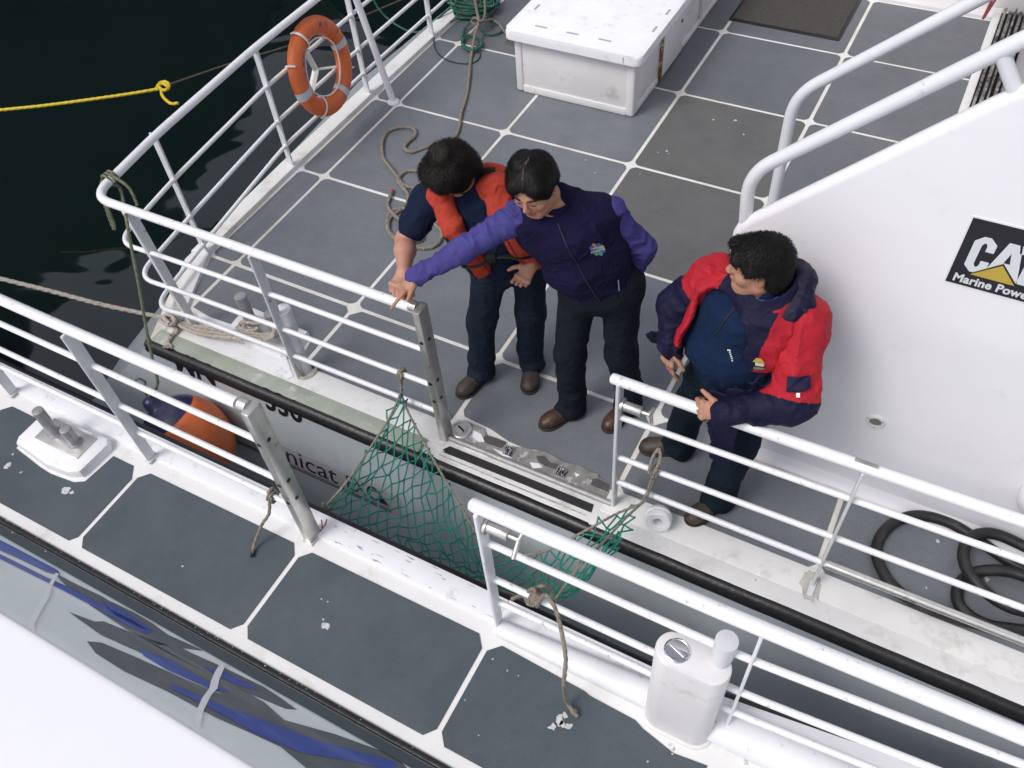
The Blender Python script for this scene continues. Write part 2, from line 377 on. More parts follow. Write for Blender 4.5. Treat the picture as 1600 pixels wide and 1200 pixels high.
# side deck row, y 2.24 .. 2.76
SD = [(-3.81, -2.85, 2.30), (-2.85, -1.84, 2.235), (-1.84, -0.854, 2.30), (-0.854, 0.169, 2.235), (0.169, 1.19, 2.235), (1.19, 2.2, 2.235), (2.2, 3.2, 2.235), (3.2, 6.0, 2.235)]
for x0, x1, y0 in SD:
    if x0 == -3.81: poly = [(-3.795, 2.745), (-3.795, 2.33), (-3.60, 2.305), (-3.46, 2.31), (-3.40, 2.41), (-3.1, 2.44), (-2.93, 2.42), (-2.90, 2.25), (-2.87, 2.25), (-2.865, 2.71), (-2.90, 2.745)]
    elif x0 == -1.84: poly = [(-1.825, 2.35), (-1.80, 2.315), (-1.62, 2.30), (-1.5, 2.27), (-1.3, 2.265), (-1.1, 2.255), (-.93, 2.25), (-.87, 2.22), (-.868, 2.70), (-.905, 2.745), (-1.79, 2.745), (-1.825, 2.71)]
    else: poly = cham(x0, x1, y0 - GAP, 2.76, .05, GAP, cs=(.03, .03, .055, .055), rnd=False)
    panel(poly, 0, m_panel, far)
panel([(-4.0, 2.745), (-3.828, 2.745), (-3.826, 2.42), (-3.86, 2.40)], 0, m_panel, far)
# borders: raised white kerb along the side and the stern
g = MB()
g.box2((-3.80, 2.085, -.05), (-1.795, 2.232, .016), bevel=.008); g.box2((-.88, 2.085, -.05), (7, 2.232, .016), bevel=.008)
g.box2((-1.80, 2.0, -.05), (-.87, 2.143, .010), bevel=.005)
g.prism([(-4.15, 2.72), (-4.04, 2.76), (-4.055, 3.75), (-4.055, 4.75), (-4.03, 6.7), (-4.0, 9.1), (-4.08, 9.1), (-4.16, 6.7), (-4.175, 4.75), (-4.175, 3.75)], -.05, .030, bevel=.01)
g.prism([(-3.83, 2.10), (-3.74, 2.14), (-4.03, 2.77), (-4.14, 2.72)], -.05, .028, bevel=.01)
put('gunwale', g, m_gunw, far)
g = MB(); g.box2((-3.84, 1.993, -.05), (-1.9, 2.09, .018), bevel=.006)
put('stained_gunwale', g, m_algae, far)
g = MB(); g.box2((-.90, 1.993, -.05), (7, 2.088, .012), bevel=.005); put('outer_gunwale', g, m_gunw, far)
pp = [(308, 488), (364, 508), (442, 544), (458, 588), (449, 592), (440, 586), (425, 582), (411, 574), (398, 571), (384, 562), (372, 560), (360, 553), (339, 549), (331, 541), (320, 538), (316, 526)]
g = MB(); g.prism([tuple(Pz(*q, .022)[:2]) for q in pp], .0, .0225); put('fresh_paint_patch', g, m_gunw_new, far, smooth=False)
# strake
def strake(y, z, x0, x1, ycurve=lambda x: 0, sgn=1):
    prof = [(.02, .012), (.0, .016), (-.022, .006), (-.033, -.012), (-.024, -.022), (-.034, -.032), (-.036, -.056), (-.022, -.076), (.02, -.080)]
    xs = np.arange(x0, x1 + .01, .08)
    grid = [[(x, y + ycurve(x) + sgn * a, z + b + .0012 * math.sin(x * 9) + .001 * math.sin(x * 23)) for a, b in prof] for x in xs]
    g = MB(); g.sheet(grid); n = len(prof); g.f.append(tuple(range(n))); g.mi.append(0); g.f.append(tuple((len(xs) - 1) * n + k for k in range(n))); g.mi.append(0)
    return g
put('rubbing_strake', strake(1.985, -.005, -3.875, 7.0), m_rubber, far, angle=60)
# hull side with chine
def hull_rows(x):
    k = min(1, max(0, (x + 1.2) / 3.5)); c = -.92 - .25 * k; w = 1 - .75 * k
    yy = lambda z: 1.975 + .19 * w * (z + .08)
    return [(1.975, -.08), (yy(-.3), -.3), (yy(-.6), -.6), (yy(c + .03), c + .03), (yy(c) - .035, c - .01), (yy(c) - .045, c - .05), (1.83, -1.6)]
xs = list(np.linspace(-3.87, 7, 60))
grid = [[(x, y, z) for y, z in hull_rows(x)] for x in xs]
# aft end leans outward below the deck
sil = [Pz(150, 620, -.92), Pz(190, 556, -.70), Pz(235, 498, -.5), Pz(280, 442, -.34), Pz(319, 396, -.24), Pz(362, 340, -.2), Pz(445, 250, -.17), Pz(560, 128, -.16)]
top = [(-3.86, 1.99, -.03), (-3.93, 2.16, -.03), (-4.02, 2.36, -.03), (-4.10, 2.54, -.03), (-4.165, 2.70, -.03), (-4.18, 3.1, -.03), (-4.195, 3.85, -.03), (-4.195, 5.2, -.03)]
end = [(-4.30, 9.2, -.2)]
tg = []
for a, b in zip(top, sil):
    a = np.array(a); b = np.array(b); r_ = [a + (b - a) * t for t in np.linspace(0, 1, 7)]; r_.append(np.array([b[0] + .12, b[1], -1.6])); tg.append(r_)
a = np.array((-4.1, 9.2, -.03)); b = np.array((-4.26, 9.2, -.2)); tg.append([a + (b - a) * t for t in np.linspace(0, 1, 7)] + [np.array([-4.1, 9.2, -1.6])])
# first hull rows lean to meet the transom corner
c0 = tg[0]
hz = [z for _, z in hull_rows(-3.87)]
lead = []
for y, z in hull_rows(-3.87):
    t = min(1, max(0, (z + .03) / (sil[0][2] + .03))); lead.append((top[0][0] + (sil[0][0] - top[0][0]) * t if z > -1.5 else sil[0][0] + .12, y, z))
grid = [lead] + grid
g = MB(); g.sheet(grid); g.sheet([r_[::-1] for r_ in tg]); g.add([(-4.1, 9.2, -.03), (7, 9.2, -.03), (7, 9.2, -1.6), (-4.1, 9.2, -1.6)], [(0, 1, 2, 3)])
put('hull', g, m_hull, far, angle=50, fix=False)

# hull lettering
def HY(z): return 1.975 + .19 * (z + .08)
def text_on_hull(s, x0, x1, z, cap, m=m_black, name='lettering', bold=.01, skip='', off=.004):
    """x0..x1 span of the visible letters, z baseline, cap = height of a capital"""
    v, f = text_mesh(s, 1.0, offset=bold)
    if skip:
        w0 = max(p[0] for p in text_mesh(skip, 1.0)[0]) + .06
    else: w0 = 0.0
    w1 = max(p[0] for p in v); k = (x1 - x0) / (w1 - w0); h = cap / .70
    vv = [(x0 + (p[0] - w0) * k, HY(z + p[1] * h) - off, z + p[1] * h) for p in v]
    g = MB(); g.add(vv, f); return put(name, g, m, far, smooth=False, fix=False)
text_on_hull('MN', -3.68, -3.36, -.150, .17, bold=.02)
text_on_hull('336', -2.975, -2.70, -.150, .17, bold=.02)
m_grplate = mat('pale lettering band', (0.46, 0.44, 0.47), rough=.25, var=.05)
m_ltr = mat('dark violet lettering', (0.030, 0.026, 0.042), rough=.3)
def hquad(x0, x1, z0, z1, off): return [(x0, HY(z0) - off, z0), (x1, HY(z0) - off, z0), (x1, HY(z1) - off, z1), (x0, HY(z1) - off, z1)]
g = MB(); g.add(hquad(-3.3, -2.05, -.60, -.43, .0025), [(0, 1, 2, 3)]); put('lettering_band', g, m_grplate, far, smooth=False, fix=False)
text_on_hull('unicat', -2.90, -2.50, -.555, .135, m=m_ltr, bold=.002, skip='u')
text_on_hull('EXC', -2.44, -2.21, -.550, .115, m=m_ltr, bold=.006)
g = MB()
for z in (-.575, -.592): g.add(hquad(-3.3, -2.12, z - .005, z + .004, .004), [(0, 1, 2, 3)])
g.add([(-2.20, HY(-.55) - .004, -.55), (-2.13, HY(-.55) - .004, -.55), (-2.20, HY(-.46) - .004, -.46)], [(0, 1, 2)])
put('pinstripe', g, m_ltr, far, smooth=False, fix=False)

# ------------------------------------------------------------------ railings
def rail_tube(name, pts, r, parent, m=m_rail, rad=.12, seg=14):
    g = MB(); g.tube(bend(pts, rad, 10), r, seg=seg); return put(name, g, m, parent, angle=60)
def post(x, y, z0, z1, parent, wx=.014, wy=.062, m=m_worn, top=None, foot=True, name='post'):
    g = MB(); t = top or (x, y)
    b = bmesh.new(); bmesh.ops.create_cube(b, size=1)
    for v in b.verts:
        k = v.co.z > 0; ww = 1.0 if k else .82
        v.co = Vector(((t[0] if k else x) + v.co.x * wx, (t[1] if k else y) + v.co.y * wy * ww, z1 if k else z0))
    bmesh.ops.bevel(b, geom=list(b.edges), offset=.003, segments=2, affect='EDGES'); g.bm(b); b.free()
    if foot:
        g.box((x, y, z0 + .004), (wx + .022, wy * .82 + .022, .010), bevel=.004)
    return put(name, g, m, parent)
rl = 2.155
top_far = [(-1.80, rl, .985), (-2.8, rl, .98), (-3.62, 2.16, .965), (-3.93, 2.165, .955), (-4.01, 2.75, .955), (-4.08, 3.74, .95), (-4.085, 4.75, .95), (-4.07, 6.7, .95), (-4.0, 9.0, .95)]
rail_tube('top_rail', top_far, .0245, far, rad=.13)
for k, (a, b, c, d, e) in enumerate(((.70, .69, .62, .62, .67), (.43, .42, .35, .33, .40), (.21, .20, .10, .09, .20))):
    rr = .0145
    pts = [(-1.83, rl, a), (-2.8, rl, b), (-3.60, 2.16, b - .03), (-3.95 + .01 * k, 2.17, c), (-4.05, 2.80, d), (-4.085, 3.75, e), (-4.09, 4.75, e), (-4.07, 6.7, e), (-4.0, 9.0, e)]
    rail_tube('guard_bar', pts, rr, far, rad=.15, seg=10, m=m_rail)
for (x, y) in ((-4.055, 2.757), (-4.09, 3.754), (-4.09, 4.757), (-4.07, 5.702), (-4.06, 6.70), (-4.04, 7.7), (-4.02, 8.7)):
    post(x, y, .0, .945, far, wx=.05, wy=.014)
post(-3.66, 2.20, .0, .955, far, wx=.03, wy=.06, top=(-3.68, 2.165))
post(-2.81, 2.152, .0, .97, far)
g = MB(); g.cyl((-3.85, 4.76, 0), (-4.08, 4.80, .95), .026, seg=14); g.lathe([(.05, 0), (.045, .012), (.028, .02)], (-3.85, 4.76, .004), seg=20); put('brace', g, m_rail, far)
# gate post, far side left of the gate: steel channel with lock holes
def gate_post(x, y, z0, z1, parent, lean=0.0):
    g = MB(); g.box2((x - .022, y - .045, z0), (x + .018, y + .035, z1), bevel=.006)
    g.cyl((x - .058, y, z1 - .012), (x - .02, y, z1 - .012), .0275, seg=20)
    g.box((x - .002, y - .005, z0 + .003), (.056, .094, .008), bevel=.003)
    o = put('gate_post', g, m_steel, parent)
    h = MB()
    for z, r in ((.80, .010), (.50, .011), (.36, .010)):
        zz = z0 + (z1 - z0) * z
        h.lathe([(r, 0), (r, .003)], (x - .0005, y - .0445, zz), axis=(0, -1, 0), seg=14)
        h.lathe([(r, 0), (r, .003)], (x + .0175, y - .005, zz), axis=(1, 0, 0), seg=14)
    put('lock_hole', h, m_black, o)
    return o
gate_post(-1.815, rl, 0, 1.01, far)
# latch
def latch(x, y, z, parent, ang=0.3):
    g = MB(); g.cyl((x, y, z), (x + .012, y, z), .034, seg=20); g.cyl((x + .01, y, z), (x + .095, y, z), .023, seg=24, bevel=.003); g.cyl((x + .09, y, z), (x + .135, y, z), .010, seg=14)
    a = np.array((0, math.sin(ang), math.cos(ang)))
    c = np.array((x + .135, y, z)); g.tube([c - a * .070 + [.004, 0, 0], c, c + a * .058 + [.012, 0, 0]], .0095, seg=12)
    return put('gate_latch', g, m_steel, parent)
post(-.832, rl, 0, .985, far, wx=.016, wy=.060)
latch(-.822, rl, .83, far, ang=-.12)
tr = [(-.86, rl, .985), (.17, rl, .985), (1.2, rl + .01, .99), (2.2, rl + .03, .99), (7, rl + .1, .99)]
g = MB(); g.tube(bend(tr, .1), .0245, seg=14); g.lathe([(.0245, 0), (.022, .012), (.01, .019), (0, .021)], (-.859, rl, .985), axis=(-1, 0, 0), seg=14); put('top_rail', g, m_rail, far)
for z, m in ((.74, m_rail), (.43, m_rail), (.222, m_rail)):
    if z > .3: rail_tube('guard_bar', [(-.83, rl, z), (7, rl + .1, z)], .0145, far, seg=10)
    else:
        rail_tube('guard_bar', [(-.83, rl, z), (.19, rl, z)], .0145, far, seg=10)
        rail_tube('guard_bar', [(.19, rl, z), (3, rl + .03, z - .03)], .020, far, seg=12, m=m_steel)
for x in (.17, 1.19, 2.2): post(x, rl, 0, .97, far, wx=.012, wy=.055)
m_stain = mat('rubbed beige stain', (.50, .49, .45), rough=.55, var=.15, vscale=30, dirt=(.36, .35, .32), dscale=25, dcut=.58)
g = MB(); g.prism(blob((.165, 2.145), .058, 26, .16, (.85, 1.35), .3), .01, .0172); put('rubbed_patch', g, m_stain, far, smooth=False)
g = MB(); g.box((.172, 2.125, .022), (.030, .085, .014), bevel=.005); put('post_weld', g, m_worn, far)
g = MB(); g.box((.17, rl + .002, 1.0118), (.09, .018, .002), bevel=.0008); put('paint_chip', g, m_bare, far)

# sill in the gateway
g = MB(); g.prism([tuple(Pz(*q, .013)[:2]) for q in [(735, 661), (755, 668), (765, 690), (800, 697), (822, 700), (850, 706), (868, 714), (880, 722), (905, 728), (925, 738), (934, 741), (935, 746), (955, 757), (952, 786), (900, 765), (840, 742), (780, 717), (712, 690), (704, 675), (716, 656)]], -.01, .0135)
put('bare_sill', g, m_bare, far, smooth=False)
m_res = mat('old adhesive residue', (0.085, 0.08, 0.085), rough=.8, var=.2, vscale=20, bump=.001, bscale=80)
g = MB()
for c in ([(759, 679), (775, 684), (790, 690), (784, 700), (765, 694), (752, 688)], [(838, 712), (850, 712), (860, 722), (872, 725), (868, 733), (850, 727), (840, 720)], [(926, 748), (934, 747), (953, 757), (950, 768), (923, 757)]):
    g = MB(); g.prism([tuple(Pz(*q, .0165)[:2]) for q in c], .008, .0165); put('adhesive_residue', g, m_res, far, smooth=False)
g = MB()
for c in ([(740, 672), (752, 678), (757, 690), (748, 690), (738, 680)], [(828, 722), (842, 724), (848, 730), (832, 732)], [(898, 738), (906, 742), (900, 745)], [(716, 692), (740, 700), (770, 712), (760, 713), (730, 701)], [(770, 700), (790, 708), (800, 716), (785, 712)]):
    g = MB(); g.prism([tuple(Pz(*q, .0172)[:2]) for q in c], .008, .0172); put('paint_remnant', g, m_gunw_new, far, smooth=False)
g = MB(); g.cyl((-1.80, 2.143, .018), (-.84, 2.143, .018), .016, seg=16); put('sill_pipe', g, mat('dull sill pipe', (.36, .355, .35), rough=.5, metal=.3, var=.2, vscale=20, dirt=(.62, .62, .6), dscale=14, dcut=.66), far)
g = MB(); g.prism([(-1.79, 2.064), (-1.765, 2.100), (-.92, 2.103), (-.912, 2.056), (-1.3, 2.057), (-1.785, 2.052), (-1.77, 2.06)], .0, .0132); put('grip_strip', g, m_tape, far, smooth=False)
g = MB(); g.prism([(-1.79, 2.032), (-1.3, 2.031), (-1.1, 2.035), (-.93, 2.032), (-.93, 2.026), (-1.4, 2.024), (-1.79, 2.027)], .0, .0128); put('worn_paint_edge', g, mat('worn paint edge', (.42, .41, .38), rough=.6, var=.4, vscale=30), far, smooth=False)
for q in ((794, 704), (877, 737)):
    c = Pz(*q, .03); e = MB(); e.box((c[0], c[1], .018), (.052, .05, .004), bevel=.001)
    e.tube(bend([(c[0] - .010, c[1] - .022, .018), (c[0] - .012, c[1] - .024, .036), (c[0] - .006, c[1] + .024, .036), (c[0] - .004, c[1] + .022, .018)], .01), .0042, seg=8)
    e.tube(bend([(c[0] + .010, c[1] + .022, .018), (c[0] + .012, c[1] + .024, .034), (c[0] + .014, c[1] - .020, .034), (c[0] + .010, c[1] - .022, .018)], .01), .0042, seg=8)
    put('pad_eye', e, m_chrome, far)
c = (-1.765, 2.222)
g = MB(); g.lathe([(.062, 0), (.062, .012), (.056, .017), (.046, .017), (.044, .010), (.035, .010), (.033, .016), (0, .018)], (c[0], c[1], .005), seg=36); o = put('deck_filler_cap', g, m_steel, far, angle=30)
g = MB(); g.box((c[0], c[1], .0245), (.05, .009, .004), rz=-.4, bevel=.001); put('cap_slot', g, m_tape, o)
g = MB(); g.lathe([(.03, -.035), (.058, -.035), (.066, -.02), (.066, -.008), (.060, -.004), (.060, .004), (.066, .008), (.066, .02), (.058, .035), (.030, .035), (.024, .03), (.024, -.03), (.03, -.035)], (-.590, 2.135, .075), axis=(.25, -.95, .25), seg=36)
g.box((-.585, 2.155, .02), (.11, .09, .03), bevel=.01)
put('fairlead_roller', g, m_gunw_new, far, angle=40)
# twin bollard, far boat
def twin_bollard(parent, cx, cy, z, h1, h2, dx=.15, r=.030, rot=0.0, mplate=m_steel, outline=None):
    root = None
    g = MB()
    if outline: g.prism(outline, z - .01, z + .055, bevel=.022)
    else: g.prism([(cx + a, cy + b) for a, b in ((-.24, -.07), (-.2, -.12), (.2, -.12), (.26, -.06), (.24, .11), (-.2, .13), (-.25, .07))], z - .01, z + .05, bevel=.02)
    root = put('bollard', g, m_gunw_new, parent)
    p = MB(); p.box((cx, cy, z + .058), (dx + .16, .14, .010), rz=rot, bevel=.002); put('base_plate', p, mplate, root)
    for s, h in ((-1, h1), (1, h2)):
        q = MB(); x = cx + s * dx / 2 * math.cos(rot); y = cy + s * dx / 2 * math.sin(rot)
        q.cyl((x, y, z + .055), (x, y, z + .055 + h), r, seg=22, bevel=.004); q.lathe([(r + .012, 0), (r + .006, .008), (r, .014)], (x, y, z + .062), seg=22)
        put('bollard_post', q, m_steel_paint, root)
    return root
m_steel_paint = mat('scuffed grey bollard', (0.36, 0.36, 0.37), rough=.38, metal=.55, var=.12, vscale=18, dirt=(.55, .55, .54), dscale=12, dcut=.62)
twin_bollard(far, -3.20, 2.335, .0, .25, .19, dx=.20, r=.036)
# capped tube post beside the rail
g = MB(); g.cyl((-2.81, 2.205, 0), (-2.81, 2.205, .38), .036, seg=24); g.cyl((-2.81, 2.205, .36), (-2.81, 2.205, .525), .045, seg=24, bevel=.004)
put('capped_tube', g, m_worn, far)

# superstructure: stair side fairing
TH = 0.07
prof = [(-.615, .0), (-.615, 1.375), (-.60, 1.425), (-.56, 1.475), (.12, 2.175), (.8, 2.80), (1.2, 3.0), (7, 3.0), (7, 0)]
b = bmesh.new()
vs = [b.verts.new((x, 2.76, z)) for x, z in prof]; f = b.faces.new(vs); r_ = bmesh.ops.extrude_face_region(b, geom=[f])
bmesh.ops.translate(b, vec=(0, TH, 0), verts=[v for v in r_['geom'] if isinstance(v, bmesh.types.BMVert)])
bmesh.ops.recalc_face_normals(b, faces=b.faces)
ee = [e for e in b.edges if abs(e.verts[0].co.y - e.verts[1].co.y) < 1e-4 and max(e.verts[0].co.z, e.verts[1].co.z) > .02 and max(v.co.x for v in e.verts) < 6.9]
bmesh.ops.bevel(b, geom=ee, offset=.032, segments=4, affect='EDGES', profile=.5)
g = MB(); g.bm(b); b.free()
wall = put('stair_side_wall', g, m_cabin, far, angle=45)
g = MB(); g.sheet([[(x, 2.76 - a, zz) for a, zz in ((.045, .004), (.035, .008), (.012, .030), (-.005, .075))] for x in np.linspace(-.60, 7, 30)]); put('base_cove', g, m_cabin, wall)
g = MB(); g.prism([(-.62, 2.70), (7, 2.70), (7, 2.76), (-.62, 2.76)], -.01, .0055); put('base_border', g, m_gunw, wall, smooth=False)
# stairs behind it
g = MB()
for k in range(9):
    x = -.28 + k * .235; g.box2((x, 2.86, .05 + k * .24), (x + .26, 3.52, .09 + k * .24), bevel=.008)
g.box2((-.3, 3.50, .0), (2.0, 3.54, .25), bevel=.006)
put('stair_tread', g, m_gunw, far)
# vent
c = np.array((.178, 2.76, .548)); g = MB(); g.lathe([(.043, -.01), (.043, .006), (.038, .011), (.028, .011), (.0265, .0), (.0265, -.01)], c, axis=(0, -1, 0), seg=32); v_ = put('drain_vent', g, m_locker, far, angle=40)
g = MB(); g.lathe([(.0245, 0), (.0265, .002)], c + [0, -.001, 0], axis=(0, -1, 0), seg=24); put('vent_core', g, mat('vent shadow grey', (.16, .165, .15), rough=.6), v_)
for a in (.6, 2.7, 4.8):
    g = MB(); g.lathe([(.003, 0), (.0025, .002)], c + [.035 * math.cos(a), -.0105, .035 * math.sin(a)], axis=(0, -1, 0), seg=8); put('screw', g, m_tape, v_)
g = MB(); g.lathe([(.14, -.01), (.14, .05), (.12, .08), (.08, .10), (0, .11)], (.965, 2.76, .44), axis=(0, -1, 0), seg=36); put('round_vent_cowl', g, m_cabin, far, angle=50)
# sticker
def on_wall(x0, z0): return lambda p, d: (p[0], 2.7595 - d, p[1])
g = MB(); g.box2((.196, 2.7578, 1.436), (.82, 2.7615, 1.752)); st = put('engine_sticker', g, mat('white vinyl', (.80, .80, .80), rough=.3), wall, smooth=False)
g = MB(); g.box2((.203, 2.7565, 1.443), (.813, 2.758, 1.745)); put('sticker_field', g, mat('black vinyl', (.015, .014, .02), rough=.3), st, smooth=False)
def wallpoly(polys, d, name, m):
    g = MB()
    for P_ in polys: g.add([(x, 2.7565 - d, z) for x, z in P_], [tuple(range(len(P_)))])
    return put(name, g, m, st, smooth=False, fix=False)
Lx, Lz = .238, 1.515; Hh = .165
def C_(x, z, w, h, s):
    o = [(x + s, z), (x + w - s, z), (x + w, z + s), (x + w, z + h * .36), (x + w * .62, z + h * .36), (x + w * .62, z + h * .24), (x + w * .55, z + h * .17), (x + w * .46, z + h * .17), (x + w * .38, z + h * .24), (x + w * .38, z + h * .76), (x + w * .46, z + h * .83), (x + w * .55, z + h * .83), (x + w * .62, z + h * .76), (x + w * .62, z + h * .62), (x + w, z + h * .62), (x + w, z + h - s), (x + w - s, z + h), (x + s, z + h), (x, z + h - s), (x, z + s)]
    return o
m_vw = mat('pale vinyl lettering', (.66, .70, .72), rough=.3)
cw = .074
wallpoly([C_(Lx, Lz, cw, Hh, .026)], .0012, 'letter', m_vw)
ax = Lx + cw - .008; aw = .120
wallpoly([[(ax, Lz), (ax + .040, Lz + Hh), (ax + .082, Lz + Hh), (ax + aw, Lz), (ax + aw - .030, Lz), (ax + aw - .038, Lz + .036), (ax + .040, Lz + .036), (ax + .030, Lz)]], .0012, 'letter', m_vw)
wallpoly([[(ax + .050, Lz + .075), (ax + .060, Lz + .122), (ax + .071, Lz + .075)]], .0018, 'letter_counter', MATS['black vinyl'])
tx = ax + aw - .016
wallpoly([[(tx - .03, Lz + Hh), (tx + .09, Lz + Hh), (tx + .09, Lz + Hh - .035), (tx + .052, Lz + Hh - .035), (tx + .052, Lz), (tx + .012, Lz), (tx + .012, Lz + Hh - .035), (tx - .02, Lz + Hh - .035)]], .0012, 'letter', m_vw)
tri = [(ax - .034, Lz - .010), (ax + .052, Lz + .064), (ax + .116, Lz - .010)]
wallpoly([[(ax - .047, Lz - .016), (ax + .052, Lz + .073), (ax + .131, Lz - .016)]], .0024, 'triangle_outline', MATS['black vinyl'])
wallpoly([tri], .0030, 'triangle', mat('ochre vinyl', (.50, .36, .05), rough=.35))
v, f_ = text_mesh('Marine Power', 1.0, offset=.034, spacing=1.04)
w_ = max(p[0] for p in v); sc = .052
g = MB(); g.add([(.222 + p[0] * sc * .88, 2.7550, 1.458 + p[1] * sc) for p in v], f_); put('caption', g, m_vw, st, smooth=False, fix=False)
# handrails
g = MB(); g.tube(bend([(-.575, 2.80, 1.42), (-.595, 2.80, 1.665), (.10, 2.80, 2.335), (.60, 2.80, 2.80), (1.2, 2.8, 3.3)], .11, 10), .027, seg=16); put('handrail', g, m_handrail, far, angle=60)
g = MB(); g.tube([(.085, 2.80, 2.32), (.19, 2.80, 2.17)], .024, seg=14); put('handrail_bracket', g, m_handrail, far, angle=60)
g = MB(); g.tube(bend([(-.60, 3.53, .0), (-.615, 3.53, 1.57), (.10, 3.53, 2.23), (.7, 3.53, 2.80)], .12, 10), .027, seg=16); put('handrail', g, m_handrail, far, angle=60)
# side cabin with sliding door track, upper right
g = MB(); g.box2((.075, 5.2, -.05), (.135, 7.75, .05), bevel=.008); put('door_sill', g, m_gunw, far)
m_alu = mat('dull door track', (.46, .45, .43), rough=.4, metal=.6, var=.3, vscale=20, dirt=(.07, .06, .055), dscale=9, dcut=.52)
g = MB()
for x, w, h in ((.145, .02, .06), (.185, .025, .035), (.225, .012, .07), (.262, .022, .05), (.30, .02, .09)): g.box2((x, 5.2, .0), (x + w, 7.75, h), bevel=.002)
put('door_track', g, m_alu, far)
g = MB(); g.box2((.14, 5.2, -.01), (.34, 7.75, .014)); put('track_bed', g, m_tape, far)
g = MB(); g.box2((.34, 4.0, 0), (.42, 8.0, 2.3), bevel=.01); put('cabin_side', g, m_cabin, far)
g = MB(); g.box2((-1.2, 7.80, 0), (3.5, 7.95, 2.4), bevel=.02); g.box2((-1.2, 7.62, -.01), (.08, 7.80, .03), bevel=.01); put('cabin_bulkhead', g, m_locker, far)
g = MB(); g.tube([(.02, 7.55, .45), (.03, 7.52, .22), (.015, 7.5, .06)], .010, seg=8); g.tube([(.09, 7.55, .45), (.06, 7.52, .25), (.02, 7.5, .07)], .009, seg=8); put('red_lashing_strap', g, mat('red webbing', (.24, .05, .05), rough=.7), far)

# ------------------------------------------------------------------ near catamaran
NZ = .25
near = thing('catamaran_boat', 'near catamaran in the foreground with narrow slate side deck and swoosh painted cabin', 'boat', (0, 0, -1.3))
def ybul(x): return .10 * max(0, min(1, (x + .15) / .9)) ** 1.0 * (1 if x < 1.2 else 1)
g = MB(); g.prism([(-7, .55), (-7, 1.36)] + [(x, 1.36 + (0 if x < -.15 else ybul(x))) for x in np.linspace(-2, 6, 40)] + [(6, .55)], NZ - .12, NZ)
put('deck', g, mat('bright deck base paint', (0.80, 0.80, 0.79), rough=.4, var=.03, vscale=5, dirt=(0.60, 0.57, 0.50), dscale=4, dcut=.66, dsoft=.08, dirt2=(.38, .37, .35), d2scale=30, d2cut=.745, bump=.001, bscale=30), near)
NC = [-5.05, -4.02, -3.0, -1.985, -.983, .025, 1.03, 2.04]
for i in range(len(NC) - 1):
    x0, x1 = NC[i], NC[i + 1]
    if i == 1:
        poly = [(-4.0, .70), (-3.04, .70), (-3.012, .735), (-3.012, 1.10), (-3.06, 1.165), (-3.20, 1.165), (-3.22, .985), (-3.27, .955), (-3.42, .94), (-3.5, .945), (-3.72, .975), (-3.735, 1.165), (-3.96, 1.165), (-4.0, 1.12)]
    elif i == 5: poly = [(x0 + .012, .745), (x0 + .05, .70), (x1 - .05, .70), (x1 - .012, .745), (x1 - .012, 1.12), (x1 - .05, 1.14), (.24, 1.10), (.1, 1.09), (.05, 1.07)]
    else:
        t = [ .07 if i in (2, 3) else .05] * 2
        poly = [(x0 + .012, .745), (x0 + .05, .70), (x1 - .05, .70), (x1 - .012, .745), (x1 - .012, 1.12), (x1 - .055, 1.172), (x0 + .055, 1.168), (x0 + .012, 1.12)]
        if i == 4: poly = [(x0 + .012, .745), (x0 + .05, .70), (x1 - .05, .70), (x1 - .012, .745), (x1 - .012, 1.10), (-.12, 1.085), (-.26, 1.118), (-.30, 1.135), (-.5, 1.142), (-.53, 1.150), (x0 + .06, 1.168), (x0 + .012, 1.12)]
    panel(poly, NZ, m_panel_near, near)
m_fleck = mat('white splash mark', (.55, .56, .56), rough=.6, var=.2, vscale=60)
def fleck(pl, z, parent, m=m_fleck):
    for u, v, r in pl:
        g = MB(); c = Pz(u, v, z); g.prism(blob(c, r, 11, .45, (1, .8), random.random() * 3), z - .003, z + .0012)
        put('paint_fleck', g, m, parent, smooth=False)
fleck([(285, 885, .006), (103, 766, .024), (112, 770, .012), (12, 728, .018), (20, 710, .008), (33, 738, .006), (505, 968, .006), (508, 978, .018), (502, 936, .006), (512, 940, .004), (864, 1136, .017), (874, 1126, .02), (884, 1118, .012), (889, 1136, .014), (878, 1132, .012), (770, 1030, .004), (793, 1048, .004), (810, 1056, .003), (727, 1094, .003), (748, 1149, .003), (1047, 1163, .006), (1052, 1170, .006), (1050, 1178, .004), (1165, 1191, .008), (1012, 1190, .005)], NZ + .004, near)
fleck([(1148, 188, .012), (1115, 187, .01), (1162, 210, .008), (860, 235, .006), (915, 250, .007), (1042, 236, .008), (1045, 240, .005), (930, 270, .005), (870, 262, .004), (1028, 238, .005), (976, 352, .005), (1466, 846, .01), (1542, 905, .012), (1447, 918, .006), (950, 300, .004), (1000, 272, .004)], .004, far)
# gunwale outer, with narrow worn lines
g = MB(); g.box2((-7, 1.245, NZ - .05), (-.99, 1.362, NZ + .014), bevel=.007)
grid = [[(x, 1.245, NZ - .02), (x, 1.245, NZ + .012), (x, 1.30, NZ + .016), (x, 1.362 + ybul(x), NZ + .012), (x, 1.366 + ybul(x), NZ - .04)] for x in np.linspace(-.99, 6, 50)]
g.sheet(grid); put('gunwale', g, m_gunw_new, near, angle=40)
put('rubbing_strake', strake(1.372, NZ - .03, -7, 6, ycurve=lambda x: (0 if x < -.15 else ybul(x)), sgn=-1), m_rubber, near, angle=60)
g = MB(); g.sheet([[(x, 1.375 + (ybul(x) if x > -.15 else 0), NZ - .10), (x, 1.36 + .3 * (ybul(x) if x > -.15 else 0), -.5), (x, 1.36, -1.6)] for x in np.linspace(-7, 6, 40)]); put('hull', g, m_hull, near, fix=False)
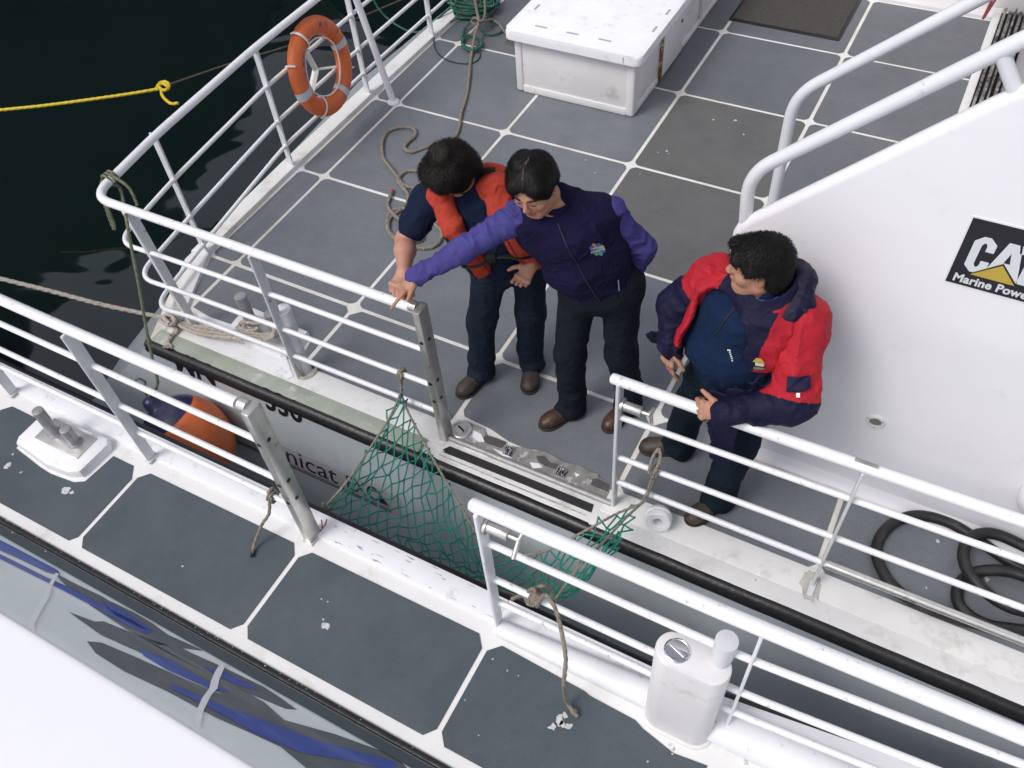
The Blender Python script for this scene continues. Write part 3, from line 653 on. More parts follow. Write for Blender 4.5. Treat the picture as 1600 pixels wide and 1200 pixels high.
# rounded coaming that grows towards the bow
xs = np.linspace(-.965, 5.5, 60); path = [(x, 1.222 + .03 * max(0, min(1, (x + 1) / 1.2)), NZ + .028 + .022 * min(1, (x + 1) / 1.1)) for x in xs]
rad = [.030 + .030 * min(1, max(0, (x + .97) / 1.1)) + .02 * min(1, max(0, (x - .1) / 1.2)) for x in xs]
g = MB(); g.tube(path, rad, seg=20, flat=(1.25, 1.0)); put('coaming', g, m_rail, near, angle=70)
rs_ = random.Random(11)
m_scr = mat('dark scratch', (.20, .21, .22), rough=.7)
for k in range(30):
    x = rs_.uniform(-1.93, -1.02); y = rs_.choice((1.262, 1.285, 1.325, 1.345)) + rs_.uniform(-.006, .006); L_ = rs_.uniform(.01, .06); w_ = rs_.uniform(.0008, .0022)
    g = MB(); g.prism([(x, y), (x + L_ * .5, y + w_), (x + L_, y + w_ * .4), (x + L_ * .6, y - w_ * .8)], NZ + .010, NZ + .0150); put('scratch', g, m_scr, near, smooth=False)
for (u, v, r_) in ((470, 772, .012), (380, 712, .016), (395, 720, .010), (300, 680, .008), (455, 765, .010), (730, 905, .010)):
    g = MB(); c_ = Pz(u, v, NZ + .015)
    if not 1.26 < c_[1] < 1.335: continue
    g.prism(blob(c_, r_, 12, .4, (1.8, .7)), NZ + .010, NZ + .0156); put('paint_chip', g, m_algae, near, smooth=False)
# railings
ry = 1.25
rail_tube('top_rail', [(-6.9, ry + .02, NZ + .975), (-3.0, ry, NZ + .975), (-2.06, ry, NZ + .972)], .0245, near)
for z in (.73, .44, .225): rail_tube('guard_bar', [(-6.9, ry + .02, NZ + z), (-2.0, ry, NZ + z)], .0145, near, seg=10)
post(-4.02, 1.235, NZ + .01, NZ + .96, near); post(-3.0, 1.24, NZ + .01, NZ + .96, near); post(-5.05, 1.24, NZ + .01, NZ + .96, near)
gate_post(-1.975, 1.245, NZ + .005, NZ + 1.0, near)
post(-.975, ry - .01, NZ + .005, NZ + .97, near, wx=.016, wy=.06, m=m_gunw_new)
g = MB(); g.tube(bend([(-1.0, ry, NZ + .972), (.02, ry, NZ + .975), (1.0, ry + .02, NZ + .98), (2.0, ry + .06, NZ + .98), (5.0, ry + .3, NZ + 1.0)], .3), .0260, seg=16); g.lathe([(.0275, 0), (.022, .012), (.01, .019), (0, .021)], (-.999, ry, NZ + .972), axis=(-1, 0, 0), seg=14); put('top_rail', g, m_rail, near, angle=60)
for z in (.73, .44, .235): rail_tube('guard_bar', [(-.975, ry, NZ + z), (.02, ry, NZ + z), (5.0, ry + .3, NZ + z + .02)], .0145, near, seg=10)
post(.028, ry + .01, NZ + .01, NZ + .96, near, wx=.012, wy=.05, m=m_rail); post(1.03, ry + .03, NZ + .01, NZ + .96, near, wx=.012, wy=.05)
latch(-.965, ry, NZ + .86, near, ang=.9)
twin_bollard(near, -3.465, 1.12, NZ, .20, .13, dx=.15, r=.029, outline=[(-3.72, 1.02), (-3.70, .985), (-3.45, .955), (-3.30, .97), (-3.245, 1.0), (-3.235, 1.19), (-3.27, 1.225), (-3.68, 1.20), (-3.72, 1.16)])
# exhaust housing: oblong tower with filler cap and capped tube
tower = None
def stadium(cx, cy, lx, r, n=12, rot=0.0):
    pts = []
    for s, a0 in ((1, -90), (-1, 90)):
        for k in range(n + 1):
            a = math.radians(a0 + 180 * k / n); pts.append((s * lx / 2 + r * math.cos(a), r * math.sin(a)))
    c, s_ = math.cos(rot), math.sin(rot)
    return [(cx + x * c - y * s_, cy + x * s_ + y * c) for x, y in pts]
tc = (-.150, 1.205); TT = NZ + .66
g = MB(); g.prism(stadium(*tc, .135, .066), NZ, TT, bevel=.010)
tower = put('vent_tower', g, m_locker, near, angle=40)
g = MB(); g.prism(stadium(*tc, .14, .078), NZ - .01, NZ + .012, bevel=.006); put('tower_flange', g, m_gunw, tower)
c = (tc[0] - .058, tc[1] - .004, TT)
g = MB(); g.lathe([(.045, 0), (.045, .004), (.041, .007), (.037, .005), (.036, .009), (.0, .010)], c, seg=36); cp = put('filler_cap', g, m_chrome, tower, angle=30)
g = MB(); g.box((c[0], c[1], TT + .0115), (.066, .009, .004), rz=-.35, bevel=.001); put('cap_bar', g, m_steel, cp)
g = MB(); q = (tc[0] + .085, tc[1] + .032); g.cyl((*q, TT - .03), (*q, TT + .075), .031, seg=32); g.cyl((*q, TT + .055), (*q, TT + .165), .038, seg=32, bevel=.0015); put('tower_tube', g, mat('pale grey tube paint', (.62, .63, .66), rough=.35, var=.05), tower)
# cabin side with swoosh graphics
A0, A1 = np.array([0, .605, NZ]), np.array([0, .262, .60])
up_ = (A1 - A0); N_ = np.cross([1, 0, 0], up_); N_ /= np.linalg.norm(N_)
if N_[1] < 0: N_ = -N_
C0 = np.array([0, 0, CAM_H])
def Pcab(cx, cy, off):
    u, v = cx * .375, 750 + cy * .375; d = _ray(u, v); a = A0 + N_ * off; t = np.dot(a - C0, N_) / np.dot(d, N_); return C0 + d * t
m_silver = mat('silver cabin paint', (.80, .86, .88), rough=.28, metal=.0, var=.04, vscale=3, bump=.0006, bscale=400, coat=.4)
roof_ = [(.262, .60), (.258, .606), (.250, .610), (.235, .613), (-.5, .66), (-2.5, .70), (-4, .65), (-4.2, .2)]
base = [(A0[1] - .0, NZ - .04), (A0[1], NZ), (.566, NZ + .041)] + [tuple((A0 + (A1 - A0) * t)[1:]) for t in np.linspace(.15, .97, 6)]
X0, X1 = -7, 3
g = MB(); g.sheet([[(x, y, z) for y, z in base] + [(x, .262, .60)] for x in (X0, X1)]); cab = put('cabin_side', g, m_silver, near, angle=40)
g = MB(); g.sheet([[(x, y, z) for y, z in roof_] for x in np.linspace(X0, X1, 8)]); put('cabin_roof', g, mat('bright roof gelcoat', (.88, .89, .91), rough=.25, var=.01, bump=.0006, bscale=5), near, angle=70)
g = MB()
g.sheet([[(x, y, z) for y, z in ((.612, NZ + .0), (.608, NZ + .018), (.595, NZ + .026), (.566, NZ + .046))] for x in (X0, X1)]); put('skirting', g, mat('teal grey skirting', (.062, .085, .095), rough=.35, var=.1, vscale=3), near)
g = MB(); g.tube([(x, .630, NZ + .008) for x in np.linspace(X0, X1, 60)], .010, seg=8, flat=(1.5, 1)); put('base_seal', g, m_rubber, near)
def cabpoly(L, off, name, m):
    g = MB(); g.add([Pcab(a, b, off) for a, b in L], [tuple(range(len(L)))]); return put(name, g, m, cab, smooth=False, fix=False)
m_gdk = mat('graphite decal', (.125, .142, .158), rough=.3, coat=.3, var=.05); m_gbl = mat('blue decal', (.06, .10, .38), rough=.3, coat=.3, var=.08)
cabpoly([(230, 388), (330, 440), (420, 482), (450, 500), (560, 552), (640, 600), (700, 645), (780, 680), (850, 712), (800, 706), (760, 700), (800, 722), (920, 775), (1100, 862), (1180, 915), (1235, 957), (1190, 953), (1040, 890), (880, 815), (700, 722), (520, 618), (380, 525), (280, 445), (250, 415)], .0015, 'swoosh', m_gdk)
cabpoly([(288, 550), (395, 590), (430, 588), (560, 640), (705, 690), (655, 688), (760, 748), (900, 826), (1000, 868), (1100, 925), (1185, 1000), (1400, 1060), (1650, 1150), (1750, 1260), (1350, 1260), (1270, 1195), (1170, 1112), (1040, 1052), (900, 990), (700, 882), (520, 798), (400, 722), (362, 672), (420, 676), (560, 735), (760, 825), (940, 902), (850, 852), (700, 770), (560, 708), (420, 645)], .0015, 'swoosh', m_gdk)
for L in ([(-400, 20), (-200, 130), (0, 250), (60, 280), (240, 375), (252, 396), (200, 385), (60, 318), (0, 292), (-200, 180)],
          [(-100, 262), (20, 318), (200, 408), (280, 443), (420, 518), (560, 588), (632, 632), (610, 640), (540, 612), (400, 532), (250, 452), (100, 377), (20, 337), (-100, 275)],
          [(420, 498), (520, 548), (640, 628), (590, 620), (480, 562)], [(850, 778), (940, 800), (1085, 876), (1010, 862), (900, 812)],
          [(575, 698), (700, 748), (840, 828), (960, 882), (880, 872), (700, 792), (600, 732)],
          [(700, 843), (830, 898), (950, 948), (1120, 1008), (1300, 1078), (1650, 1175), (1650, 1215), (1450, 1168), (1250, 1135), (1080, 1062), (880, 952), (720, 872)]):
    cabpoly(L, .003, 'blue_flash', m_gbl)
m_streak = mat('white streak', (.85, .87, .89), rough=.4)  # pale wavy streaks laid over the cabin side
for L in ([(232, 385), (246, 392), (238, 402), (212, 452), (206, 488), (178, 530), (142, 600), (146, 640), (120, 612), (122, 588), (150, 535), (182, 482), (190, 455), (224, 400)],
          [(915, 768), (940, 770), (914, 830), (906, 868), (880, 896), (848, 960), (830, 1040), (805, 1005), (820, 958), (842, 908), (872, 868), (880, 835), (896, 798)]):
    cabpoly(L, .0045, 'white_streak', m_streak)
g = MB(); 
for (u, v) in ((52, 220), (190, 298), (60, 235)): 
    c = Pz(u * .375, 750 + v * .375, NZ + .02); g.lathe([(.003, 0), (.003, .002)], c, seg=8)
for k in range(70):
    x = random.uniform(-3.4, .2); g.lathe([(.0018, 0), (.0018, .001)], (x, .637 + random.uniform(-.004, .006), NZ + .022), seg=5)
put('water_droplet', g, m_vw, near, kind='stuff')
# ------------------------------------------------------------------ locker on the aft deck
lk = thing('deck_locker', 'long white fibreglass deck locker with slotted lid and rusty hinges on the grey aft deck', 'locker', (-2.55, 6.3, 0.004))
lx0, lx1, ly0, ly1, lh = -3.025, -2.045, 5.27, 8.3, .47
g = MB(); g.box2((lx0 + .05, ly0 + .012, .01), (lx1 - .05, ly1, lh), bevel=.004); g.box2((lx0 + .012, ly0 + .05, .01), (lx1 - .014, ly0 + .62, lh), bevel=.004); g.box2((lx0 + .012, ly0 + .6, .01), (lx1 - .03, ly1, lh), bevel=.004); put('body', g, m_locker, lk)
for (x0, y0, x1, y1) in ((lx0, ly0, lx0 + .065, ly0 + .065), (lx1 - .065, ly0, lx1, ly0 + .075)):
    g = MB(); g.box2((x0, y0, .006), (x1, y1, lh), bevel=.018, seg=3); put('corner_post', g, m_locker, lk)
g = MB(); g.box2((lx0 + .06, ly0 + .001, .008), (lx1 - .06, ly0 + .03, .065), bevel=.006); put('skirt', g, m_gunw, lk)
g = MB(); g.box2((lx1 - .03, ly0 + .07, .008), (lx1 - .002, ly0 + .50, .055), bevel=.005); g.box2((lx1 - .03, ly0 + 1.02, .008), (lx1 - .006, ly1, .05), bevel=.005); put('skirt', g, m_gunw, lk)
g = MB(); g.box2((lx1 - .035, ly0 + .545, .02), (lx1 + .004, ly0 + .98, lh - .03), bevel=.006); dr = put('side_door', g, m_locker, lk, label='stained door with rust on its hinge edge')
g = MB(); g.box2((lx1 - .03, ly0 + .52, .012), (lx1 + .009, ly0 + .548, lh - .01), bevel=.003); put('hinge', g, m_rust, dr)
g = MB(); g.lathe([(.016, 0), (.013, .006)], (lx1 + .004, ly0 + .93, .30), axis=(1, 0, 0), seg=14); put('latch_hole', g, m_black, dr)
g = MB(); g.box2((lx1 - .02, ly0 + 1.45, .05), (lx1 + .001, ly0 + 1.47, lh), bevel=.002); put('seam_strip', g, m_gunw, lk)
# lid: shallow tray with rounded corners
def rrect(x0, y0, x1, y1, r, n=6):
    o = []
    for cx, cy, a in ((x1 - r, y1 - r, 0), (x0 + r, y1 - r, 90), (x0 + r, y0 + r, 180), (x1 - r, y0 + r, 270)):
        for k in range(n + 1): t = math.radians(a + 90 * k / n); o.append((cx + r * math.cos(t), cy + r * math.sin(t)))
    return o
g = MB(); g.prism(rrect(lx0 - .055, ly0 - .055, lx1 + .055, ly1, .06), lh - .015, lh + .055, bevel=.022)
lid = put('lid', g, m_lid, lk, angle=50)
g = MB(); g.box2((lx1 - .075, ly0 - .0562, lh - .006), (lx1 - .071, ly0 - .02, lh + .04)); put('lid_crack', g, m_tape, lid)
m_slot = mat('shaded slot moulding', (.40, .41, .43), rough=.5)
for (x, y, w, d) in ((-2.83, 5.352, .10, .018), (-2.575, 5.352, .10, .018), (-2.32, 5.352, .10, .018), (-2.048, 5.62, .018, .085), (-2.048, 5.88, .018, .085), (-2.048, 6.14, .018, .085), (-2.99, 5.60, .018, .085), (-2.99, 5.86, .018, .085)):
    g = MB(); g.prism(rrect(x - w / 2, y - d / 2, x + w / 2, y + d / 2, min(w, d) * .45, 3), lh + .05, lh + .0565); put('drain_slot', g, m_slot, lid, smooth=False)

# ------------------------------------------------------------------ door mat
m_mat = mat('brown coir mat', (.060, .056, .050), rough=.95, var=.35, vscale=90, bump=.004, bscale=220)
dm = thing('door_mat', 'brown bristle door mat on the aft deck behind the locker', 'mat', (-1.4, 7.4, .004))
g = MB(); g.box2((-1.835, 6.90, .0045), (-.965, 8.1, .018), bevel=.004); put('pile', g, m_mat, dm)
g = MB(); g.prism(rrect(-1.86, 6.87, -.94, 8.13, .02), .0042, .010, bevel=.002); put('edging', g, m_rubber, dm)

# ------------------------------------------------------------------ lifebuoy
LC = np.array([-4.015, 4.235, .56])
lb = thing('lifebuoy', 'orange lifebuoy with grey reflective bands hung on the stern railing', 'lifebuoy', LC)
ax = np.array([1.0, .10, .16]); ax /= np.linalg.norm(ax)          # ring axis, slightly tipped up
e1 = np.cross([0, 0, 1.0], ax); e1 /= np.linalg.norm(e1); e2 = np.cross(ax, e1)
m_org = mat('faded orange buoy', (.66, .145, .035), rough=.42, var=.10, vscale=9, dirt=(.55, .11, .03), dscale=10, dcut=.6, bump=.0008, bscale=60)
m_refl = mat('grey reflective tape', (.52, .55, .58), rough=.4, var=.08, vscale=40)
RM, RS = .276, .064
def ringpt(a, ph, rs=RS): 
    r = RM + rs * math.cos(ph); return LC + e1 * r * math.cos(a) + e2 * r * math.sin(a) + ax * rs * .82 * math.sin(ph)
def ringseg(a0, a1, rs, n, mb, closed=False, m=22):
    grid = [[ringpt(a, 2 * math.pi * k / m, rs) for k in range(m + 1)] for a in np.linspace(a0, a1, n)]; mb.sheet(grid); return mb
g = ringseg(0, 2 * math.pi, RS, 72, MB()); put('ring', g, m_org, lb)
for a in (8, 188, 292, 110):
    a = math.radians(a) if a != 110 else None
    if a is None: continue
    g = ringseg(a - .095, a + .095, RS + .0025, 8, MB()); put('reflective_band', g, m_refl, lb)
m_strap = mat('white buoy strap', (.75, .75, .73), rough=.6, var=.08, vscale=30)
for a, p0, p1 in ((112, -.4, 3.0), (232, .2, 3.6), (330, -.9, 1.0), (150, -.6, .7)):
    a = math.radians(a); g = MB(); P_ = [ringpt(a, ph, RS + .008) for ph in np.linspace(p0, p1, 16)]; g.tube(P_, .013, seg=8, flat=(1, .5)); put('rope_strap', g, m_strap, lb)
gl = MB()
for i in range(4):
    a0 = math.radians(112 + 90 * i); a1 = a0 + math.radians(88)
    P_ = [LC + (e1 * math.cos(a) + e2 * math.sin(a)) * (RM - RS - .004 - .012 * math.sin((a - a0) / (a1 - a0) * math.pi)) + ax * .02 for a in np.linspace(a0, a1, 18)]
    gl.tube(P_, .0055, seg=6)
put('grab_line', gl, m_strap, lb)
m_pur = mat('faded violet lettering', (.22, .05, .16), rough=.6)
def ringletter(ch, a, ph=1.15, size=.052, rot=0):
    v, f = text_mesh(ch, 1.0, offset=.01); w = max(p[0] for p in v); a = math.radians(a); out = []
    for p in v:
        X = (p[0] - w / 2) * size; Y = (p[1] - .35) * size
        out.append(ringpt(a - X / RM, ph + Y / RS * -1.0, RS + .0018))
    return out, f
for ch, a in zip('OIAMW', (186, 172, 158, 144, 132)):
    vv, f = ringletter(ch, a + 3, 1.9); g = MB(); g.add(vv, f); put('letter', g, m_pur, lb, smooth=False, fix=False)
for ch, a in zip('MN13', (70, 57, 42, 30)):
    vv, f = ringletter(ch, a, 1.5); g = MB(); g.add(vv, f); put('letter', g, m_pur, lb, smooth=False, fix=False)
bk = MB(); c = LC - ax * .055 - e2 * .02
put_b = []
for a in (100, 215, 335):
    a = math.radians(a); d = e1 * math.cos(a) + e2 * math.sin(a)
    b = bmesh.new()
    g = MB(); g.tube([c, c + d * .24], .026, seg=4, flat=(1.0, .35)); put('holder_arm', g, m_strap, lb, smooth=False)

# ------------------------------------------------------------------ ropes
m_rope = mat('weathered brown rope', (.23, .195, .16), rough=.9, var=.28, vscale=60, bump=.001, bscale=200, dirt=(.13, .115, .095), dscale=40, dcut=.6)
m_rope_w = mat('pale mooring rope', (.46, .41, .35), rough=.9, var=.2, vscale=60, dirt=(.14, .08, .06), dscale=35, dcut=.62, dsoft=.02, bump=.001, bscale=200)
m_rope_y = mat('yellow polypropylene rope', (.62, .48, .02), rough=.55, var=.15, vscale=80)
m_rope_g = mat('green rope', (.022, .11, .075), rough=.8, var=.35, vscale=60, dirt=(.16, .22, .18), dscale=40, dcut=.62)
m_rope_dg = mat('dark green line', (.03, .06, .05), rough=.8, var=.3, vscale=50)
m_rope_o = mat('slimy olive rope', (.14, .16, .10), rough=.7, var=.3, vscale=40)
m_rope_k = mat('thin dark line', (.07, .055, .04), rough=.9, var=.3, vscale=40)
def zpath(L, z): return [Pz(u, v, z if len(t) < 1 else t[0]) for u, v, *t in L]
g = MB()
L = [(742, 0, .10), (746, 22, .10), (748, 34, .09), (741, 60, .05), (736, 90), (733, 120), (729, 150), (721, 175), (718, 196), (712, 212), (700, 222), (676, 226), (655, 234), (641, 237), (632, 231), (637, 222), (648, 213), (648, 203), (638, 199), (618, 200), (604, 208), (597, 224), (599, 246), (610, 262), (621, 276), (631, 289), (655, 294), (672, 286), (668, 274), (652, 267), (634, 268), (622, 280), (628, 291), (637, 303), (637, 314), (628, 326), (612, 338), (606, 352), (612, 369), (632, 382), (664, 388), (684, 380), (690, 362), (672, 345), (650, 330), (630, 326), (612, 330), (605, 345), (608, 362), (625, 374), (650, 378), (660, 370), (640, 352), (618, 338), (606, 322), (609, 308), (613, 299)]
rope(g, [Pz(u, v, .014 + (t[0] if t else 0) + .006 * (k % 2)) for k, (u, v, *t) in enumerate(L)], r=.0125, lay=.05)
rp = put('mooring_rope', g, m_rope, label='thick brown rope snaking across the deck behind the bending man', cat='rope', smooth=True, angle=60, loc=Pz(733, 120, 0))
g = MB(); e = Pz(613, 299, .02); g.lathe([(.013, -.006), (.0145, .0), (.014, .012), (.0, .016)], e, axis=(-.2, .9, .2), seg=12); put('red_whipping', g, mat('red whipping twine', (.35, .04, .07), rough=.8), rp)
# second brown rope end in the pile
g = MB(); rope(g, [Pz(u, v, z) for u, v, z in ((757, 0, .12), (758, 16, .11), (755, 30, .10), (744, 38, .10), (737, 34, .08), (742, 28, .12), (752, 33, .12), (768, 31, .06), (780, 38, .03), (790, 52, .02))], r=.010, lay=.04)
for a in range(5): rope(g, [Pz(790, 52, .02), Pz(793 + a * 2, 58 + a, .015), Pz(793 + a * 3 - 3, 66 + a * 1.5, .01)], r=.003, lay=.02)
put('frayed_rope', g, m_rope, label='short brown rope with frayed end knotted over the green rope heap', cat='rope', smooth=True, loc=Pz(755, 30, 0))
# green heap
g = MB(); c0 = Pz(738, 18, .02); R_ = random.Random(3); pts = []
for k in range(95):
    a = k * 1.05 + R_.uniform(-.5, .5); r = .10 + .07 * R_.random() + .04 * math.sin(k * .7)
    pts.append((c0[0] + r * math.cos(a) * 1.25, c0[1] + r * math.sin(a) * 1.1 + .05, .02 + .10 * (1 - r / .22) * R_.random() + k * .0008))
rope(g, pts, r=.009, lay=.035, step=.012)
L = [(735, 35, .06), (726, 45, .03), (722, 58, .02), (724, 70, .02), (733, 76, .02), (747, 74, .025), (752, 66, .02), (742, 58, .03), (730, 55, .03), (722, 66, .03), (728, 76, .03), (740, 78, .04), (752, 72, .035), (750, 62, .04)]
rope(g, [Pz(*q) for q in L], r=.011, lay=.04)
L = [(752, 48, .03), (764, 54, .02), (778, 52, .02), (786, 46, .02), (780, 38, .03), (764, 34, .04)]
rope(g, [Pz(*q) for q in L], r=.009, lay=.04)
gh = put('rope_heap', g, m_rope_g, label='tangled heap of green rope at the deck edge by the stern railing', cat='rope', smooth=True, loc=c0)
g = MB(); rope(g, [Pz(*q) for q in ((715, 30, .03), (700, 36, .02), (684, 47, .01), (678, 62, .01), (681, 78, .01), (692, 90, .01), (712, 98, .01), (735, 99, .01), (748, 92, .012), (749, 82, .012), (738, 76, .012))], r=.005, lay=.03, step=.01)
put('thin_line_loop', g, m_rope_dg, label='thin dark green line looped on the deck beside the green rope heap', cat='rope', loc=Pz(700, 60, 0))
g = MB(); rope(g, [Pz(*q) for q in ((578, -12, -.2), (592, 14, -.35), (612, 34, -.45), (640, 49, -.35), (662, 48, -.15), (678, 36, .0), (694, 20, .05), (716, 6, .08), (735, 4, .1))], r=.009, lay=.04, step=.012)
put('green_line', g, m_rope_g, label='green line sagging outside the stern rail above the water', cat='rope', loc=Pz(640, 49, -.35))
# yellow rope with knot and thin continuation
Y = lambda u, v: Pz(u, v, -.45)
g = MB(); rope(g, [Y(-40, 178), Y(0, 172), Y(60, 166), Y(130, 157), Y(200, 147), Y(248, 139)], r=.014, lay=.06, step=.016)
rope(g, [Y(244, 139), Y(250, 130), Y(258, 128), Y(264, 132), Y(262, 139), Y(254, 141), Y(248, 134), Y(256, 131), Y(262, 136)], r=.015, lay=.05, step=.01)
rope(g, [Y(252, 139), Y(253, 148), Y(259, 156), Y(268, 162), Y(279, 161)], r=.014, lay=.05, step=.01)
put('yellow_rope', g, m_rope_y, label='bright yellow rope stretched over the dark water and ending in a knot', cat='rope', loc=Y(130, 157))
g = MB(); rope(g, [Y(262, 133), Y(320, 113), Y(380, 93), Y(450, 72), Y(520, 44), Y(580, 20), Y(650, -10)], r=.010, lay=.05, step=.02)
for a, b in ((452, 72), (396, 90), (548, 33)): rope(g, [Y(a, b), Y(a + 3, b + 6), Y(a + 7, b + 12)], r=.005, step=.02)
put('brown_line', g, m_rope_k, label='thin brown line running from the yellow knot behind the lifebuoy', cat='rope', loc=Y(450, 72))
# pale mooring rope to the bollard
g = MB()
A_ = Pz(262, 500, .06); outp = [Pz(-60, 418, .45), Pz(0, 435, .38), Pz(80, 455, .28), Pz(160, 476, .18), Pz(225, 490, .10), Pz(258, 497, .06)]
rope(g, outp, r=.013, lay=.05)
for k in range(3):
    rope(g, [Pz(258 + 2 * k, 497, .06), Pz(300, 508 + 5 * k, .045 + .01 * k), Pz(340, 516 + 5 * k, .06 + .01 * k), Pz(380, 519 + 5 * k, .08 + .015 * k), Pz(415, 523 + 4 * k, .08 + .02 * k), Pz(428, 514 + 4 * k, .10 + .02 * k), Pz(426, 500 + 3 * k, .12 + .02 * k), Pz(413, 497 + 2 * k, .12)], r=.0115, lay=.05)
rope(g, [Pz(*q) for q in ((404, 512, .10), (392, 517, .09), (378, 514, .09), (374, 508, .10), (380, 503, .11), (396, 505, .12), (408, 505, .12))], r=.011, lay=.05)
rope(g, [Pz(*q) for q in ((256, 503, .05), (262, 508, .08), (272, 504, .09), (270, 495, .09), (260, 492, .08), (254, 498, .06), (262, 504, .04), (274, 500, .06), (266, 492, .06), (257, 497, .09), (265, 506, .1))], r=.012, lay=.05)
rope(g, [Pz(*q) for q in ((270, 502, .06), (268, 491, .07), (274, 484, .08), (283, 486, .08), (285, 497, .06), (278, 504, .05))], r=.012, lay=.05)
rope(g, [Pz(*q) for q in ((270, 507, .05), (276, 516, .035), (268, 525, .03), (262, 535, .03))], r=.013, lay=.05)
for a in range(6): rope(g, [Pz(262, 535, .03), Pz(257 + a * 2.2, 540, .03), Pz(254 + a * 2.6, 543 + (a % 2), .03)], r=.004, lay=.02)
put('mooring_line', g, m_rope_w, label='pale chafed mooring line made fast round the bollard at the stern corner', cat='rope', loc=A_)
# shackle rope at capped tube
g = MB(); rope(g, [(-2.80 + .055 * math.cos(a), 2.20 + .06 * math.sin(a), .02 + .004 * math.sin(3 * a)) for a in np.linspace(.3, 2 * math.pi + 1.3, 20)], r=.009, lay=.04)
rope(g, [(-2.845, 2.165, .42), (-2.825, 2.145, .25), (-2.80, 2.14, .1), (-2.79, 2.15, .02)], r=.005, lay=.03)
put('lashing', g, m_rope_w, label='pale cord lashed round the foot of the capped tube at the rail', cat='cord', loc=(-2.8, 2.15, .02))
# cords on the rail corner and down to the fender
g = MB()
cc = np.array([-3.965, 2.33, .955])
for k in range(3): rope(g, [cc + np.array([.034 * math.cos(a), .022 * (k - 1) - .006 * math.sin(a), .034 * math.sin(a)]) for a in np.linspace(0, 2 * math.pi, 14)], r=.007, lay=.03, closed=False)
rope(g, [cc + [-.03, -.03, 0], cc + [-.045, -.06, -.06], cc + [-.06, -.08, -.2], cc + [-.05, -.10, -.30], cc + [-.025, -.10, -.26], cc + [-.035, -.07, -.12], cc + [-.03, -.02, -.02]], r=.009, lay=.03)
fr = [cc + [.02, -.02, -.02], Pz(188, 296, .86), Py(197, 340, 2.12), Py(206, 390, 2.05), Py(216, 440, 1.98), Py(228, 510, 1.88), Py(238, 560, 1.80), Py(246, 600, 1.72), (-3.58, 1.66, -.04)]
rope(g, fr, r=.0085, lay=.04)
rope(g, [cc + [.02, .0, .03], Pz(200, 292, .93), Pz(212, 314, .86), Pz(214, 322, .84)], r=.0085, lay=.04)
rope(g, [(-3.58, 1.66, -.03), (-3.575, 1.67, .04), (-3.56, 1.69, .09), (-3.58, 1.67, .13), (-3.6, 1.66, .10)], r=.006, lay=.02)
put('fender_rope', g, m_rope_o, label='olive rope knotted on the stern rail corner and hanging down to the orange fender', cat='rope', loc=cc)
FC = np.array([-3.40, 1.665, -.33])
fd = thing('boat_fender', 'orange ball fender with navy blue top hanging between the two boats', 'fender', FC)
m_fo = mat('orange fender vinyl', (.78, .18, .05), rough=.35, var=.08, vscale=5, dirt=(.55, .14, .07), dscale=4, dcut=.6)
m_fn = mat('navy fender vinyl', (.028, .028, .10), rough=.3, var=.2, vscale=8, dirt=(.07, .07, .11), dscale=7, dcut=.6)
prof = []
for t in np.linspace(0, math.pi, 26):
    r = .245 * math.sin(t); z = -.30 * math.cos(t) * (1 if t < math.pi / 2 else .92); prof.append((max(r, 0), z))
split = 18
g = MB(); g.lathe(prof[:split + 1], FC, axis=(-.62, -.05, 1), seg=40); put('ball', g, m_fo, fd, angle=80)
g = MB(); g.lathe([(r + .0015, z) for r, z in prof[split:-2]] + [(.05, .275), (.045, .32), (.03, .345), (0, .35)], FC, axis=(-.62, -.05, 1), seg=40); put('crown_cap', g, m_fn, fd, angle=80)

# ------------------------------------------------------------------ black hose
m_hose = mat('black rubber hose', (.014, .014, .016), rough=.5, var=.3, vscale=20, dirt=(.04, .042, .045), dscale=14, dcut=.62, bump=.0008, bscale=90)
g = MB(); hp = [(1620, 900, .03), (1570, 873, .03), (1530, 845, .03), (1490, 820, .03), (1450, 807, .03), (1420, 807, .03), (1392, 820, .03), (1374, 842, .03), (1370, 868, .03), (1382, 898, .03), (1402, 922, .03), (1435, 944, .03), (1480, 962, .03), (1530, 975, .03), (1575, 982, .035), (1620, 986, .04), (1680, 975, .04), (1700, 930, .06), (1660, 880, .08), (1610, 858, .09), (1560, 836, .095), (1530, 834, .095), (1512, 845, .095), (1505, 865, .095), (1510, 888, .09), (1530, 915, .09), (1560, 940, .08), (1600, 955, .08), (1680, 965, .05), (1720, 930, .05), (1680, 905, .06), (1620, 905, .07), (1580, 894, .06), (1545, 891, .05), (1515, 898, .03), (1498, 915, .03), (1496, 938, .03), (1510, 958, .03), (1540, 975, .03), (1600, 990, .03)]
P_ = crom([Pz(*q) for q in hp], .02); g.tube(P_, .0265, seg=16); put('hose', g, m_hose, label='thick black rubber hose coiled on the side deck behind the railing', cat='hose', angle=80, loc=Pz(1450, 880, 0))

